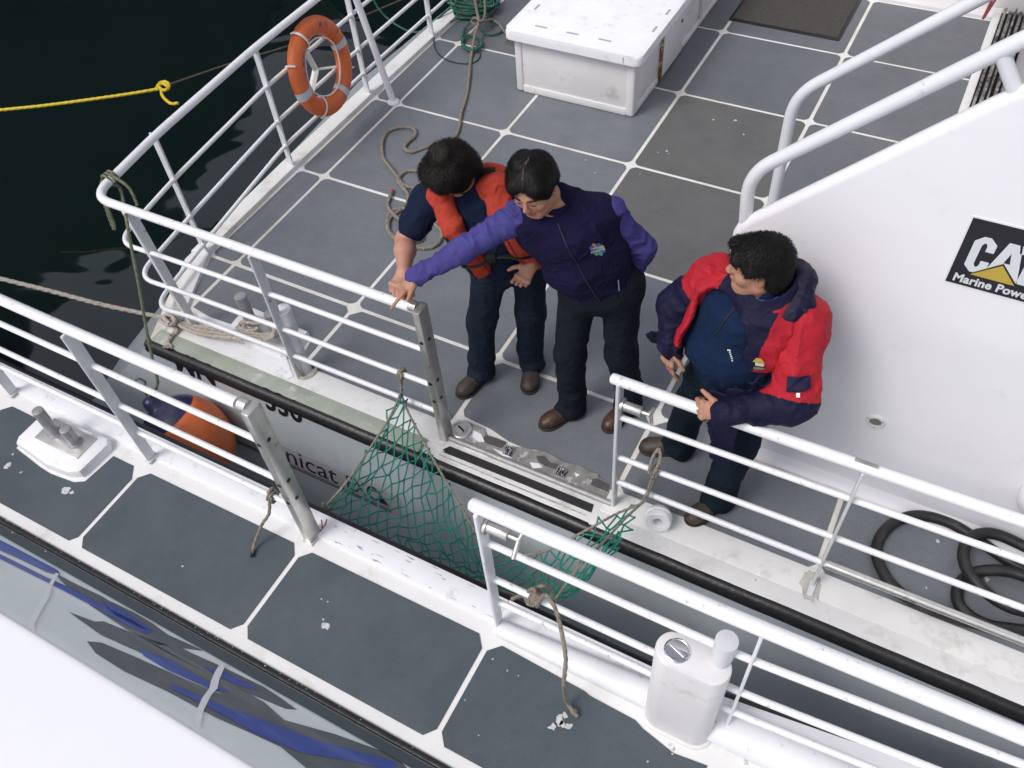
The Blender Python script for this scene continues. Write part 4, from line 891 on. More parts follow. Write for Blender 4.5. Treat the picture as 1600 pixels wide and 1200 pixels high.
# ------------------------------------------------------------------ green net between the boats
m_net = mat('green net twine', (.010, .215, .155), rough=.65, var=.25, vscale=60)
m_netrope = mat('net edge cord', (.27, .24, .20), rough=.9, var=.3, vscale=70, dirt=(.08, .10, .08), dscale=50, dcut=.6)
Fp = np.array([Py(627, 612, 2.13), Py(636, 640, 2.08), Py(662, 690, 1.99), Py(690, 740, 1.90), Py(722, 795, 1.80), (-1.36, 1.735, -.12), (-1.18, 1.735, -.10), (-1.02, 1.76, .02), Py(924, 824, 1.85), Py(965, 802, 1.97), Py(1003, 786, 2.06)])
Np = np.array([Py(507, 793, 1.43), Py(560, 826, 1.455), Py(610, 853, 1.46), Py(660, 876, 1.46), Py(705, 894, 1.46), Py(745, 908, 1.455), Py(790, 925, 1.445), Py(830, 938, 1.43), Py(862, 944, 1.41), Py(900, 920, 1.47), Py(960, 850, 1.75)])
def sample(P, ts):
    d = np.r_[0, np.cumsum(np.linalg.norm(np.diff(P, axis=0), axis=1))]; d /= d[-1]; C = crom(P, .01); dc = np.r_[0, np.cumsum(np.linalg.norm(np.diff(C, axis=0), axis=1))]; dc /= dc[-1]
    return np.stack([np.interp(ts, dc, C[:, k]) for k in range(3)], 1)
NU, NV = 25, 12
rn = random.Random(5)
def S(u, v):
    # far edge bunches towards the tie points, near edge evens out
    ue = u; a = sample(Fp, [ue])[0]; b = sample(Np, [u])[0]
    p = a + (b - a) * v; sag = math.sin(math.pi * v) * (.05 + .13 * math.sin(math.pi * min(1, max(0, u)))); p = p.copy(); p[2] -= sag
    return p
node = {}
for i in range(NU + 1):
    for j in range(NV + 1):
        u = (i + (.5 if j % 2 else 0)) / (NU + .5)
        if u > 1: continue
        u = u ** 1.22
        p = S(min(1, u), j / NV); node[i, j] = p + np.array([rn.uniform(-.017, .017), rn.uniform(-.014, .014), rn.uniform(-.028, .018)])
g = MB()
def cord(a, b, r=.0042):
    a = np.array(a); b = np.array(b); L = np.linalg.norm(b - a); m = (a + b) / 2; m[2] -= L * rn.uniform(.02, .12); m[0] += L * rn.uniform(-.08, .08)
    q = [a, a * .45 + b * .05 + m * .5, b * .45 + a * .05 + m * .5, b]; g.tube(q, r, seg=5, cap=False)
for (i, j), p in node.items():
    if j < NV:
        for di in ((0, -1) if j % 2 == 0 else (0, 1)):
            q = node.get((i + di, j + 1))
            if q is not None:
                cord(p, q)
    g.lathe([(.0, -.007), (.0068, 0), (.0, .007)], p, seg=6)
net = put('safety_net', g, m_net, label='green safety net slung in the gap between the two boats', cat='net', fix=False, loc=(-1.4, 1.7, .2))
g = MB()
rope(g, [Pz(627, 585, .43), Py(628, 598, 2.15)] + list(Fp) + [Py(1014, 770, 2.13), Pz(1022, 748, .40)], r=.006, lay=.03)
rope(g, [Fp[0], Py(610, 650, 1.95), Py(575, 705, 1.75), Py(540, 755, 1.55), Np[0]], r=.006, lay=.03)
rope(g, [Np[0]] + list(Np[1:9]), r=.005, lay=.03)
rope(g, [Fp[-1], Py(975, 812, 1.9), Py(940, 850, 1.70), Py(905, 885, 1.50), Np[8]], r=.006, lay=.03)
put('border_cord', g, m_netrope, net)
def hitch(c, d, r0=.026, n=2, r=.006, m=None):
    g = MB(); d = np.array(d, float); d /= np.linalg.norm(d); s = np.cross(d, [0, 0, 1.0]); s /= np.linalg.norm(s); t = np.cross(s, d)
    rope(g, [np.array(c) + d * (k / 16 * .016 - .01) + r0 * (s * math.cos(k * 2 * math.pi / 12) + t * math.sin(k * 2 * math.pi / 12)) for k in range(12 * n + 3)], r=r, lay=.03); return g
g = hitch((-2.03, 2.155, .43), (1, 0, 0)); rope(g, [(-2.03, 2.13, .42), (-2.028, 2.13, .37), Py(627, 612, 2.13)], r=.006, lay=.03); put('tie', g, m_netrope, net)
g = hitch((-.64, 2.158, .43), (1, 0, 0)); rope(g, [(-.66, 2.13, .44), (-.655, 2.15, .54), (-.635, 2.16, .60), (-.62, 2.15, .54), (-.635, 2.13, .45)], r=.008, lay=.03); rope(g, [(-.64, 2.13, .42), Py(1012, 768, 2.13), Fp[-1]], r=.008, lay=.03); put('tie', g, m_netrope, net)
g = hitch((-.79, 1.25, .69), (1, 0, 0), n=3, r=.008)
rope(g, [Np[8], Py(862, 925, 1.34), Py(852, 915, 1.29), (-.80, 1.26, .72), (-.77, 1.235, .715)], r=.008, lay=.035)
rope(g, [Py(800, 936, 1.27), Py(818, 928, 1.26), Py(835, 921, 1.25), (-.77, 1.22, .70)], r=.008, lay=.035)
rope(g, [Py(820, 932, 1.24), Py(826, 944, 1.22), Py(838, 944, 1.22), Py(842, 930, 1.24)], r=.007, lay=.035)
rope(g, [(-.76, 1.225, .71), Py(852, 930, 1.21), Py(868, 952, 1.18), Py(878, 990, 1.13), Py(884, 1030, 1.08), Py(881, 1070, 1.03), Pz(885, 1095, .31), Pz(893, 1108, .29), Pz(902, 1119, .27)], r=.008, lay=.035)
g.lathe([(.008, -.01), (.014, 0), (.012, .012), (0, .016)], Pz(896, 1112, .275), axis=(.8, .1, .5), seg=10)
put('tie', g, m_rope, net)
g = MB()
for k in range(3): rope(g, [np.array(Np[0]) + [.01 * math.cos(a + k), .012 * math.sin(a) + .0, .01 * math.sin(a + k) + .01 * k] for a in np.linspace(0, 6.28, 10)], r=.005, lay=.03)
put('tie', g, m_netrope, net)
g = hitch((-2.15, 1.25, .472), (1, 0, 0)); rope(g, [(-2.15, 1.225, .465), Pz(420, 803, .42), Pz(409, 820, .37), Pz(401, 840, .31), Pz(396, 855, .275), Pz(394, 868, .262)], r=.0075, lay=.035)
rope(g, [(-2.16, 1.24, .5), (-2.155, 1.27, .51), (-2.14, 1.275, .48), (-2.13, 1.25, .45)], r=.0075, lay=.035)
re_ = put('rope_end', g, m_rope, label='short grey rope tied on the lowest near rail bar beside the steel gate post', cat='rope', loc=(-2.15, 1.25, .47))
g = MB(); g.cyl(Pz(395, 860, .264), Pz(394, 870, .262), .0092, seg=10); put('whipping', g, m_rubber, re_)
g = MB(); g.tube([(-1.95, 1.27, .275), (-1.945, 1.285, .285), (-1.935, 1.30, .30), (-1.93, 1.315, .33)], .003, seg=6); g.tube([(-1.945, 1.28, .28), (-1.955, 1.30, .30), (-1.962, 1.31, .31)], .0028, seg=6)
put('red_twine', g, mat('red twine', (.32, .01, .02), rough=.7), label='scrap of red twine at the foot of the near steel gate post', cat='twine', loc=(-1.95, 1.27, .27))
# ------------------------------------------------------------------ people: smooth-blended bodies meshed with surface nets
def V(*a): return np.array(a, float)
def nrm(v): v = np.asarray(v, float); return v / (np.linalg.norm(v) + 1e-12)
class P:   # primitive: distance function + bounding sphere
    def __init__(s, fn, c, R, k=.02, op='u'): s.fn = fn; s.c = np.asarray(c, float); s.R = R; s.k = k; s.op = op
def cap(a, b, ra, rb=None, k=.02, op='u'):
    a = np.asarray(a, float); b = np.asarray(b, float); rb = ra if rb is None else rb; ba = b - a; L2 = float(ba @ ba) + 1e-12
    def fn(p):
        t = np.clip(((p - a) @ ba) / L2, 0, 1); return np.linalg.norm(p - a - t[:, None] * ba, axis=1) - (ra + (rb - ra) * t)
    return P(fn, (a + b) / 2, math.sqrt(L2) / 2 + max(ra, rb), k, op)
def ell(c, r, R=None, k=.02, op='u'):
    c = np.asarray(c, float); r = np.asarray(r, float); R = np.eye(3) if R is None else np.asarray(R, float)   # rows of R = local axes
    def fn(p):
        q = (p - c) @ R.T; k0 = np.linalg.norm(q / r, axis=1); k1 = np.linalg.norm(q / (r * r), axis=1) + 1e-9
        return k0 * (k0 - 1) / k1
    return P(fn, c, float(r.max()), k, op)
def ecap(a, b, side, ra, rb, k=.03, op='u'):
    """elliptic tapered segment; ra=(half width along side, half depth) at a"""
    a = np.asarray(a, float); b = np.asarray(b, float); ax = b - a; L = np.linalg.norm(ax); ax = ax / L
    s = nrm(side - ax * np.dot(side, ax)); f = np.cross(ax, s); ra = np.asarray(ra, float); rb = np.asarray(rb, float)
    def fn(p):
        q = p - a; l = q @ ax; t = np.clip(l / L, 0, 1); w = ra[0] + (rb[0] - ra[0]) * t; d = ra[1] + (rb[1] - ra[1]) * t
        m = np.minimum(w, d); e = (l - t * L)
        k0 = np.sqrt(((q @ s) / w) ** 2 + ((q @ f) / d) ** 2 + (e / m) ** 2); k1 = np.sqrt(((q @ s) / w ** 2) ** 2 + ((q @ f) / d ** 2) ** 2 + (e / m ** 2) ** 2) + 1e-9
        return k0 * (k0 - 1) / k1
    return P(fn, (a + b) / 2, L / 2 + max(ra.max(), rb.max()), k, op)
def plane(n, d, k=.004, op='i'):
    n = nrm(n)
    return P(lambda p: p @ n - d, (0, 0, 0), 1e6, k, op)
def rbox(c, h, R, r=.005, k=.004, op='u'):
    c = np.asarray(c, float); h = np.asarray(h, float); R = np.asarray(R, float)
    def fn(p):
        q = np.abs((p - c) @ R.T) - h + r; return np.linalg.norm(np.maximum(q, 0), axis=1) + np.minimum(q.max(1), 0) - r
    return P(fn, c, float(np.linalg.norm(h)), k, op)
def evald(prims, pts):
    d = None
    for q in prims:
        if d is None and q.op != 'u': continue
        e = q.fn(pts)
        if d is None: d = e; continue
        k = q.k
        if q.op == 'u':
            h = np.maximum(k - np.abs(d - e), 0) / k; d = np.minimum(d, e) - h * h * k * .25
        else:
            if q.op == 's': e = -e
            h = np.maximum(k - np.abs(d - e), 0) / k; d = np.maximum(d, e) + h * h * k * .25
    return d
def mesh_sdf(prims, vox=.006, disp=None, amp=0.0, N=12):
    us = [q for q in prims if q.op == 'u']
    lo = np.min([q.c - q.R for q in us], 0) - .03; hi = np.max([q.c + q.R for q in us], 0) + .03
    B = vox * N; nb = np.ceil((hi - lo) / B).astype(int)
    ii = np.stack(np.meshgrid(*[np.arange(n) for n in nb], indexing='ij'), -1).reshape(-1, 3)
    cen = lo + (ii + .5) * B; hd = B * math.sqrt(3) / 2
    D = np.stack([q.fn(cen) for q in prims], 1); isu = np.array([q.op == 'u' for q in prims])
    dm = D[:, isu].min(1); keep = np.where(np.abs(evald(prims, cen)) < hd * 1.6 + amp + .05)[0]
    off = np.stack(np.meshgrid(*[np.arange(N + 1)] * 3, indexing='ij'), -1).reshape(-1, 3)
    VK, VP, QD = [], [], []
    BIG = 4096
    def key(c): return (c[..., 0].astype(np.int64) * BIG + c[..., 1]) * BIG + c[..., 2]
    M1 = N + 1
    for bi in keep:
        sel = [q for j, q in enumerate(prims) if (not isu[j]) or D[bi, j] - dm[bi] < 2 * hd + q.k + .02]
        if not any(q.op == 'u' for q in sel): continue
        base = ii[bi] * N; pts = lo + (base + off) * vox
        d = evald(sel, pts)
        if disp is not None:
            near_ = np.abs(d) < amp + 2 * vox
            if near_.any(): d = d.copy(); d[near_] += disp(pts[near_])
        d = d.reshape(M1, M1, M1); s = d < 0
        if s.all() or not s.any(): continue
        # vertices
        c8 = [s[a:a + N, b:b + N, c:c + N] for a in (0, 1) for b in (0, 1) for c in (0, 1)]
        cnt = sum(x.astype(int) for x in c8); act = (cnt > 0) & (cnt < 8)
        idx = np.argwhere(act)
        if len(idx):
            acc = np.zeros((len(idx), 3)); n_ = np.zeros(len(idx))
            for axis in range(3):
                o = [a for a in range(3) if a != axis]
                for u in (0, 1):
                    for w in (0, 1):
                        c0 = idx.copy(); c0[:, o[0]] += u; c0[:, o[1]] += w; c1 = c0.copy(); c1[:, axis] += 1
                        d0 = d[c0[:, 0], c0[:, 1], c0[:, 2]]; d1 = d[c1[:, 0], c1[:, 1], c1[:, 2]]
                        m = (d0 < 0) != (d1 < 0); t = np.where(m, d0 / (d0 - d1 + 1e-20), 0)
                        pt = c0 + (c1 - c0) * t[:, None]; acc[m] += pt[m]; n_[m] += 1
            VK.append(key(idx + base)); VP.append(lo + (base + acc / n_[:, None]) * vox)
        # quads on edges owned by this block
        for axis in range(3):
            o = [(axis + 1) % 3, (axis + 2) % 3]
            sl0 = [slice(0, N)] * 3; sl1 = list(sl0); sl1[axis] = slice(1, N + 1)
            a_ = s[tuple(sl0)]; b_ = s[tuple(sl1)]; e = np.argwhere(a_ != b_)
            if not len(e): continue
            fl = a_[e[:, 0], e[:, 1], e[:, 2]]; g0 = e + base; q = []
            for (u, w) in ((0, 0), (-1, 0), (-1, -1), (0, -1)):
                c = g0.copy(); c[:, o[0]] += u; c[:, o[1]] += w; q.append(key(c))
            q = np.stack(q, 1); q[~fl] = q[~fl][:, ::-1]; QD.append(q)
    K = np.concatenate(VK); Pn = np.concatenate(VP); Q = np.concatenate(QD)
    so = np.argsort(K); K = K[so]; Pn = Pn[so]
    pos = np.searchsorted(K, Q); pos = np.minimum(pos, len(K) - 1); ok = (K[pos] == Q).all(1); Q = pos[ok]
    return Pn, Q
def sdf_obj(name, prims, mats, parent=None, vox=.006, disp=None, amp=0.0, matfn=None, smooth_it=0, **kw):
    Pn, Q = mesh_sdf(prims, vox, disp, amp)
    me = bpy.data.meshes.new(name); me.vertices.add(len(Pn)); me.vertices.foreach_set('co', Pn.astype(np.float32).ravel())
    me.loops.add(len(Q) * 4); me.loops.foreach_set('vertex_index', Q.astype(np.int32).ravel())
    me.polygons.add(len(Q)); me.polygons.foreach_set('loop_start', np.arange(0, len(Q) * 4, 4, dtype=np.int32)); me.polygons.foreach_set('loop_total', np.full(len(Q), 4, np.int32))
    me.polygons.foreach_set('use_smooth', np.ones(len(Q), bool))
    if matfn is not None:
        me.polygons.foreach_set('material_index', matfn(Pn[Q].mean(1)).astype(np.int32))
    me.update(calc_edges=True); me.validate()
    return link(name, me, mats, parent, **kw)
def wave(p, f, seed=0):
    """cheap smooth 3D noise in -1..1"""
    r = np.random.default_rng(seed); o = np.zeros(len(p)); 
    for i in range(4):
        k = r.normal(size=3); k *= f * (1 + .7 * i) / np.linalg.norm(k); o += np.sin(p @ k + r.uniform(0, 6) + 1.5 * np.sin(p @ (k[[1, 2, 0]] * .6) + i)) / (1 + .5 * i)
    return o / 2.6
def folds(amp, f=28, seed=0, axis=None, gaps=1.0):
    """sharp-ish cloth folds; axis = direction the folds wrap round (ridges run across it)"""
    def fn(p):
        if axis is not None:
            a = nrm(axis); q = p * .62 + np.outer(p @ a, a) * .9 + .03 * np.sin(p[:, [1, 2, 0]] * 17 + seed)
        else: q = p
        w = wave(q, f * .72, seed); w2 = wave(q, f * 1.6, seed + 5)
        m = .5 + .5 * wave(p, 9, seed + 9)
        rg = np.clip(1 - np.abs(w) * 2.0, 0, 1) ** 1.5; rg2 = np.clip(1 - np.abs(w2) * 2.2, 0, 1) ** 2
        return -amp * (rg * .85 + .22 * rg2 - .30 + .45 * w * wave(p, 12, seed + 3)) * (.25 + .75 * m) * gaps * 1.35
    return fn
def frame(fwd, up=(0, 0, 1), roll=0.0):
    f = nrm(fwd); r = nrm(np.cross(f, up)); u = np.cross(r, f)
    if roll: c, s = math.cos(roll), math.sin(roll); r, u = r * c + u * s, u * c - r * s
    return np.array([r, f, u])       # rows: right, forward, up

def head_prims(c, F, neck, s=1.0, chub=1.0):
    L = lambda x, y, z: c + s * (F[0] * x + F[1] * y + F[2] * z)
    E = lambda x, y, z, rx, ry, rz, **k: ell(L(x, y, z), np.array((rx, ry, rz)) * s, F, **k)
    Cc = lambda a, b, ra, rb=None, **k: cap(L(*a), L(*b), ra * s, None if rb is None else rb * s, **k)
    pr_ = [E(0, -.014, .035, .074, .094, .086, k=.03), E(0, .028, -.03, .058 * chub, .058, .078, k=.04), E(0, .054, -.088, .028 * chub, .026, .022, k=.03)]
    for sx in (1, -1):
        pr_ += [Cc((sx * .055 * chub, -.005, -.055), (sx * .02, .055, -.092), .020, .016, k=.03), E(sx * .042 * chub, .058, -.022, .022, .022, .02, k=.03),
                Cc((sx * .012, .083, .022), (sx * .046, .070, .022), .0085, .007, k=.014),
                E(sx * .031, .0955, .004, .0145, .010, .0085, k=.010, op='s'), E(sx * .031, .077, .003, .0125, .0115, .0085, k=.004),
                E(sx * .076, -.006, -.006, .009, .017, .030, k=.006), E(sx * .083, -.002, -.006, .004, .009, .018, k=.005, op='s')]
    pr_ += [Cc((0, .082, .020), (0, .104, -.020), .0075, .0105, k=.010), E(0, .098, -.027, .0165, .012, .0085, k=.008),
            E(0, .085, -.052, .024, .012, .007, k=.008), E(0, .083, -.063, .021, .011, .007, k=.007), E(0, .0985, -.0575, .020, .004, .0012, k=.002, op='s')]
    pr_ += [cap(L(0, -.018, -.05), neck, .052 * s * chub, .060 * s * chub, k=.04)]
    return pr_, L
def finger(base, d, palm, lens, rad, curls, k=.004):
    """chain bending towards palm by the given cumulative angles"""
    out = []; a = np.asarray(base, float); ang = 0; d = nrm(d); palm = nrm(palm - d * np.dot(palm, d))
    for i, (l, c) in enumerate(zip(lens, curls)):
        ang += c; v = d * math.cos(ang) + palm * math.sin(ang); b = a + v * l
        out.append(cap(a, b, rad * (1 - .09 * i), rad * (1 - .09 * (i + 1)), k=k if i else .010)); a = b
    return out, a
def hand(w, d, back, thumb_side, curls, thumb, s=1.0, spread=.06, thumb_dir=None):
    """w wrist, d direction of palm, back = dorsal normal, thumb_side = towards the thumb; curls = 4 triples (index..little)"""
    d = nrm(d); b = nrm(back - d * np.dot(back, d)); t = np.cross(d, b)
    if np.dot(t, thumb_side) < 0: t = -t
    w = np.asarray(w, float); out = []
    out.append(ecap(w + d * .012 * s, w + d * .080 * s, t, (.029 * s, .017 * s), (.040 * s, .013 * s), k=.02))
    tips = []
    for i, (o, l0) in enumerate(((.031, .043), (.0105, .047), (-.0105, .044), (-.030, .034))):
        base = w + d * (.088 - .004 * (i == 3)) * s + t * o * s
        fd = nrm(d + t * spread * (1.5 - i)); c = curls[i]
        f_, tip = finger(base, fd, -b, (l0 * s, l0 * .62 * s, l0 * .50 * s), (.0092 if i < 3 else .0080) * s, c); out += f_; tips.append(tip)
        out.append(ell(base - d * .002 + b * .006 * s, (.010 * s,) * 3, k=.012))
    tb = w + d * .022 * s + t * .026 * s; td = nrm(thumb_dir if thumb_dir is not None else (d * .75 + t * .75 - b * .25))
    out.append(cap(w + d * .016 * s + t * .012 * s, tb + td * .022 * s, .016 * s, .0135 * s, k=.015))
    a = tb + td * .022 * s; m = a + td * .034 * s; td2 = nrm(td + thumb * d + (-b) * .15); e = m + td2 * .028 * s
    out += [cap(a, m, .0125 * s, .0105 * s, k=.008), cap(m, e, .0105 * s, .0085 * s, k=.004)]
    return out
def shoe(ank, toe, s=1.0):
    a = V(ank[0], ank[1], .0); t = V(toe[0], toe[1], 0); d = nrm(t - a); sd = np.cross(d, [0, 0, 1.0]); F = np.array([sd, d, [0, 0, 1.0]])
    h = a - d * .055; L = lambda x, y, z: h + sd * x + d * y + V(0, 0, z)
    up = [ell(L(0, .045, .052), (.040 * s, .058, .050), F, k=.02), ell(L(0, .13, .048), (.043 * s, .085, .045), F, k=.05), ell(L(.002, .215, .040), (.047 * s, .058, .036), F, k=.04), plane((0, 0, -1), -.016)]
    so = [ell(L(0, .05, .014), (.043 * s, .062, .028), F, k=.03), ell(L(0, .14, .014), (.044 * s, .09, .028), F, k=.03), ell(L(.002, .215, .014), (.051 * s, .064, .028), F, k=.04), plane((0, 0, -1), -.001), plane((0, 0, 1), .020)]
    lace = []
    return up, so, L, F
def add_shoe(parent, ank, toe, m, s=1.0):
    up, so, L, F = shoe(ank, toe, s)
    dm = lambda p: .0012 * wave(p, 160, 3)
    o = sdf_obj('shoe', up, m, parent, vox=.0045, disp=lambda p: .0022 * np.abs(wave(p, 45, 4)) , amp=.004)
    sdf_obj('sole', so, m_sole, o, vox=.005)
    g = MB()
    g.tube([L(.036 * math.cos(a), .175 + .05 * math.sin(a), .082 - .028 * max(0, math.sin(a)) - .012 * abs(math.cos(a))) for a in np.linspace(-.2, math.pi + .2, 14)], .0032, seg=6)
    for y in (.11, .125, .14): g.tube([L(-.022, y, .088 - (y - .11) * .25), L(0, y + .003, .099 - (y - .11) * .3), L(.022, y, .088 - (y - .11) * .25)], .0028, seg=6)
    put('lacing', g, m_lace, o)
    return o
def skinmats(base, lip, hairc):
    return base
m_skin = mat('tan skin', (.40, .205, .135), rough=.50, var=.08, vscale=25, bump=.0004, bscale=200, spec=.4)
m_skin_r = mat('ruddy forearm skin', (.47, .24, .175), rough=.5, var=.08, vscale=20, spec=.4)
m_lip = mat('lip skin', (.30, .10, .085), rough=.45)
m_brow = mat('dark brow hair', (.018, .013, .011), rough=.8)
for m_ in (m_skin, m_skin_r):
    pb_ = m_.node_tree.nodes['Principled BSDF']; pb_.inputs['Subsurface Weight'].default_value = .12; pb_.inputs['Subsurface Radius'].default_value = (.012, .005, .003)
m_hair = mat('black hair', (.0062, .0050, .0048), rough=.52, var=.6, vscale=90, bump=.0012, bscale=260, spec=.22)
m_hair2 = mat('dark brown hair', (.0095, .0065, .0055), rough=.55, var=.6, vscale=80, bump=.0012, bscale=240, spec=.22)
m_scalp = mat('scalp parting', (.13, .075, .055), rough=.6)
m_leather = mat('worn brown leather', (.055, .026, .016), rough=.42, var=.45, vscale=22, dirt=(.10, .050, .028), dscale=18, dcut=.58, bump=.0008, bscale=90)
m_leather_d = mat('dull dark brown leather', (.050, .034, .027), rough=.55, var=.35, vscale=22, dirt=(.085, .06, .048), dscale=16, dcut=.6, bump=.0008, bscale=90)
m_sole = mat('dark shoe sole', (.022, .017, .015), rough=.7)
m_lace = mat('leather lacing', (.085, .045, .030), rough=.6, var=.3, vscale=60)
def cloth(name, col, **k): 
    d = dict(rough=.9, var=.20, vscale=7, bump=.0010, bscale=380, spec=.15, wr=.012, wrs=11); d.update(k); return mat(name, col, **d)
m_trs = cloth('dark navy trouser cloth', (.012, .021, .036))
m_trs_g = cloth('charcoal navy trouser cloth', (.0085, .012, .019))
m_trs_t = cloth('dark teal trouser cloth', (.0065, .014, .023))
m_polo = cloth('navy polo cotton', (.0075, .014, .036))
m_vest = cloth('navy fleece vest', (.0085, .0075, .032), bump=.0018, bscale=220)
m_shirt = cloth('violet blue shirt cotton', (.060, .055, .205), var=.14)
m_lifev = cloth('red orange life vest fabric', (.42, .050, .030), rough=.7, var=.12)
m_webb = mat('black webbing', (.012, .012, .014), rough=.7, bump=.001, bscale=400)
m_red = cloth('red jacket shell', (.40, .018, .030), rough=.6, var=.10)
m_navy = cloth('navy jacket shell', (.010, .010, .034), rough=.6)
m_fleece = cloth('blue fleece', (.0062, .017, .050), bump=.0018, bscale=220)
m_lining = mat('black jacket lining', (.010, .010, .013), rough=.9)
m_hood = cloth('dark slate hood lining', (.024, .022, .045), rough=.55)
m_collar = cloth('pale violet shirt collar', (.24, .24, .50))

def hair_disp(c, F, amp=.003, f=70):
    def fn(p):
        q = (p - c) @ F.T; ph = np.arctan2(q[:, 0], q[:, 1] + .03); r = np.hypot(q[:, 0], q[:, 1] + .03)
        return -amp * (np.sin(ph * f * .5 + 5 * wave(p, 22, 2)) * .35 + .5 * wave(q * V(1, .5, .5), 120, 3) + .9 * wave(p, 38, 8)) * np.clip(r / .05, .3, 1)
    return fn

def strands(parent, prims, c, F, crown, m, n=2600, seed=1, ln=.05, faces=None, w=.0011, lift=.0012, part=None, fringe=True):
    r = np.random.default_rng(seed); cw = c + F[0] * crown[0] + F[1] * crown[1] + F[2] * crown[2]
    us = [q for q in prims]
    d = r.normal(size=(n * 2, 3)); d /= np.linalg.norm(d, axis=1)[:, None]; c0 = c + F[2] * .035 - F[1] * .015
    lo = np.zeros(len(d)); hi = np.full(len(d), .20)
    for _ in range(14):
        md = (lo + hi) / 2; e = evald(us, c0 + d * md[:, None]); lo = np.where(e < 0, md, lo); hi = np.where(e < 0, hi, md)
    p = c0 + d * lo[:, None]
    def grad(q):
        h = .0015; g = np.stack([evald(us, q + np.eye(3)[k] * h) - evald(us, q - np.eye(3)[k] * h) for k in range(3)], 1); return g / (np.linalg.norm(g, axis=1)[:, None] + 1e-9)
    loc = (p - c) @ F.T
    ok = (loc[:, 2] > -.075) & ~((np.abs(loc[:, 0]) > .055) & (loc[:, 1] > -.035) & (loc[:, 2] < .045) & (not fringe)) & ~((loc[:, 1] > .060) & (loc[:, 2] < .035)) & (np.linalg.norm(p - cw, axis=1) > .004)
    p = p[ok][:n]; nS = len(p); ST = 6; L = ln * r.uniform(.5, 1.3, nS); pts = [p + grad(p) * .0002]; nr = []
    jit = r.normal(size=(nS, 3)) * .22
    for k in range(ST):
        q = pts[-1]; g = grad(q); nr.append(g); t = (q - cw) - ((q - cw) * g).sum(1)[:, None] * g
        down = -F[2] * .035; t = t + down - (g @ down)[:, None] * g
        t = t / (np.linalg.norm(t, axis=1)[:, None] + 1e-6) + jit * (1 + .3 * k); t -= (t * g).sum(1)[:, None] * g; t /= np.linalg.norm(t, axis=1)[:, None] + 1e-9
        q2 = q + t * (L / ST)[:, None]; e = evald(us, q2); g2 = grad(q2); q2 = q2 - g2 * (e - lift * (1 + k * .7) * r.uniform(.6, 1.6, nS))[:, None]; pts.append(q2)
    nr.append(nr[-1]); Pp = np.stack(pts, 1); Nn = np.stack(nr, 1); T = np.gradient(Pp, axis=1); S_ = np.cross(T, Nn); S_ /= np.linalg.norm(S_, axis=2)[:, :, None] + 1e-9
    W = w * np.array([1, 1, 1, .9, .7, .5, .15])[None, :, None] * r.uniform(.7, 1.5, nS)[:, None, None]
    A = Pp + S_ * W; B = Pp - S_ * W; vv = np.concatenate([A, B], 1).reshape(-1, 3); m1 = ST + 1
    b = (np.arange(nS) * 2 * m1)[:, None]; k = np.arange(ST)[None]; f = np.stack([b + k, b + k + 1, b + m1 + k + 1, b + m1 + k], 2).reshape(-1, 4)
    g = MB(); g.v = [tuple(x) for x in vv]; g.f = [tuple(int(y) for y in x) for x in f]; g.mi = [0] * len(g.f)
    return put('loose_strands', g, m, parent, fix=False, kind='stuff')

def leg_cloth(hip, knee, ank, toe, rh=.098, rk=.074, ra=.066):
    d = nrm(V(toe[0] - ank[0], toe[1] - ank[1], 0))
    an = V(ank[0], ank[1], .085) + d * .012
    kn = np.asarray(knee) * .6 + (np.asarray(hip) + an) * .2
    rk = rk * .94
    return [cap(hip, kn, rh, rk, k=.05), cap(kn, an + V(0, 0, .10), rk, ra, k=.05), cap(an + V(0, 0, .10), an - V(0, 0, .035), ra, ra + .006, k=.03), ell(an + d * .04 + V(0, 0, -.015), (.060, .060, .035), k=.03), plane((0, 0, -1), -.022, k=.01)]

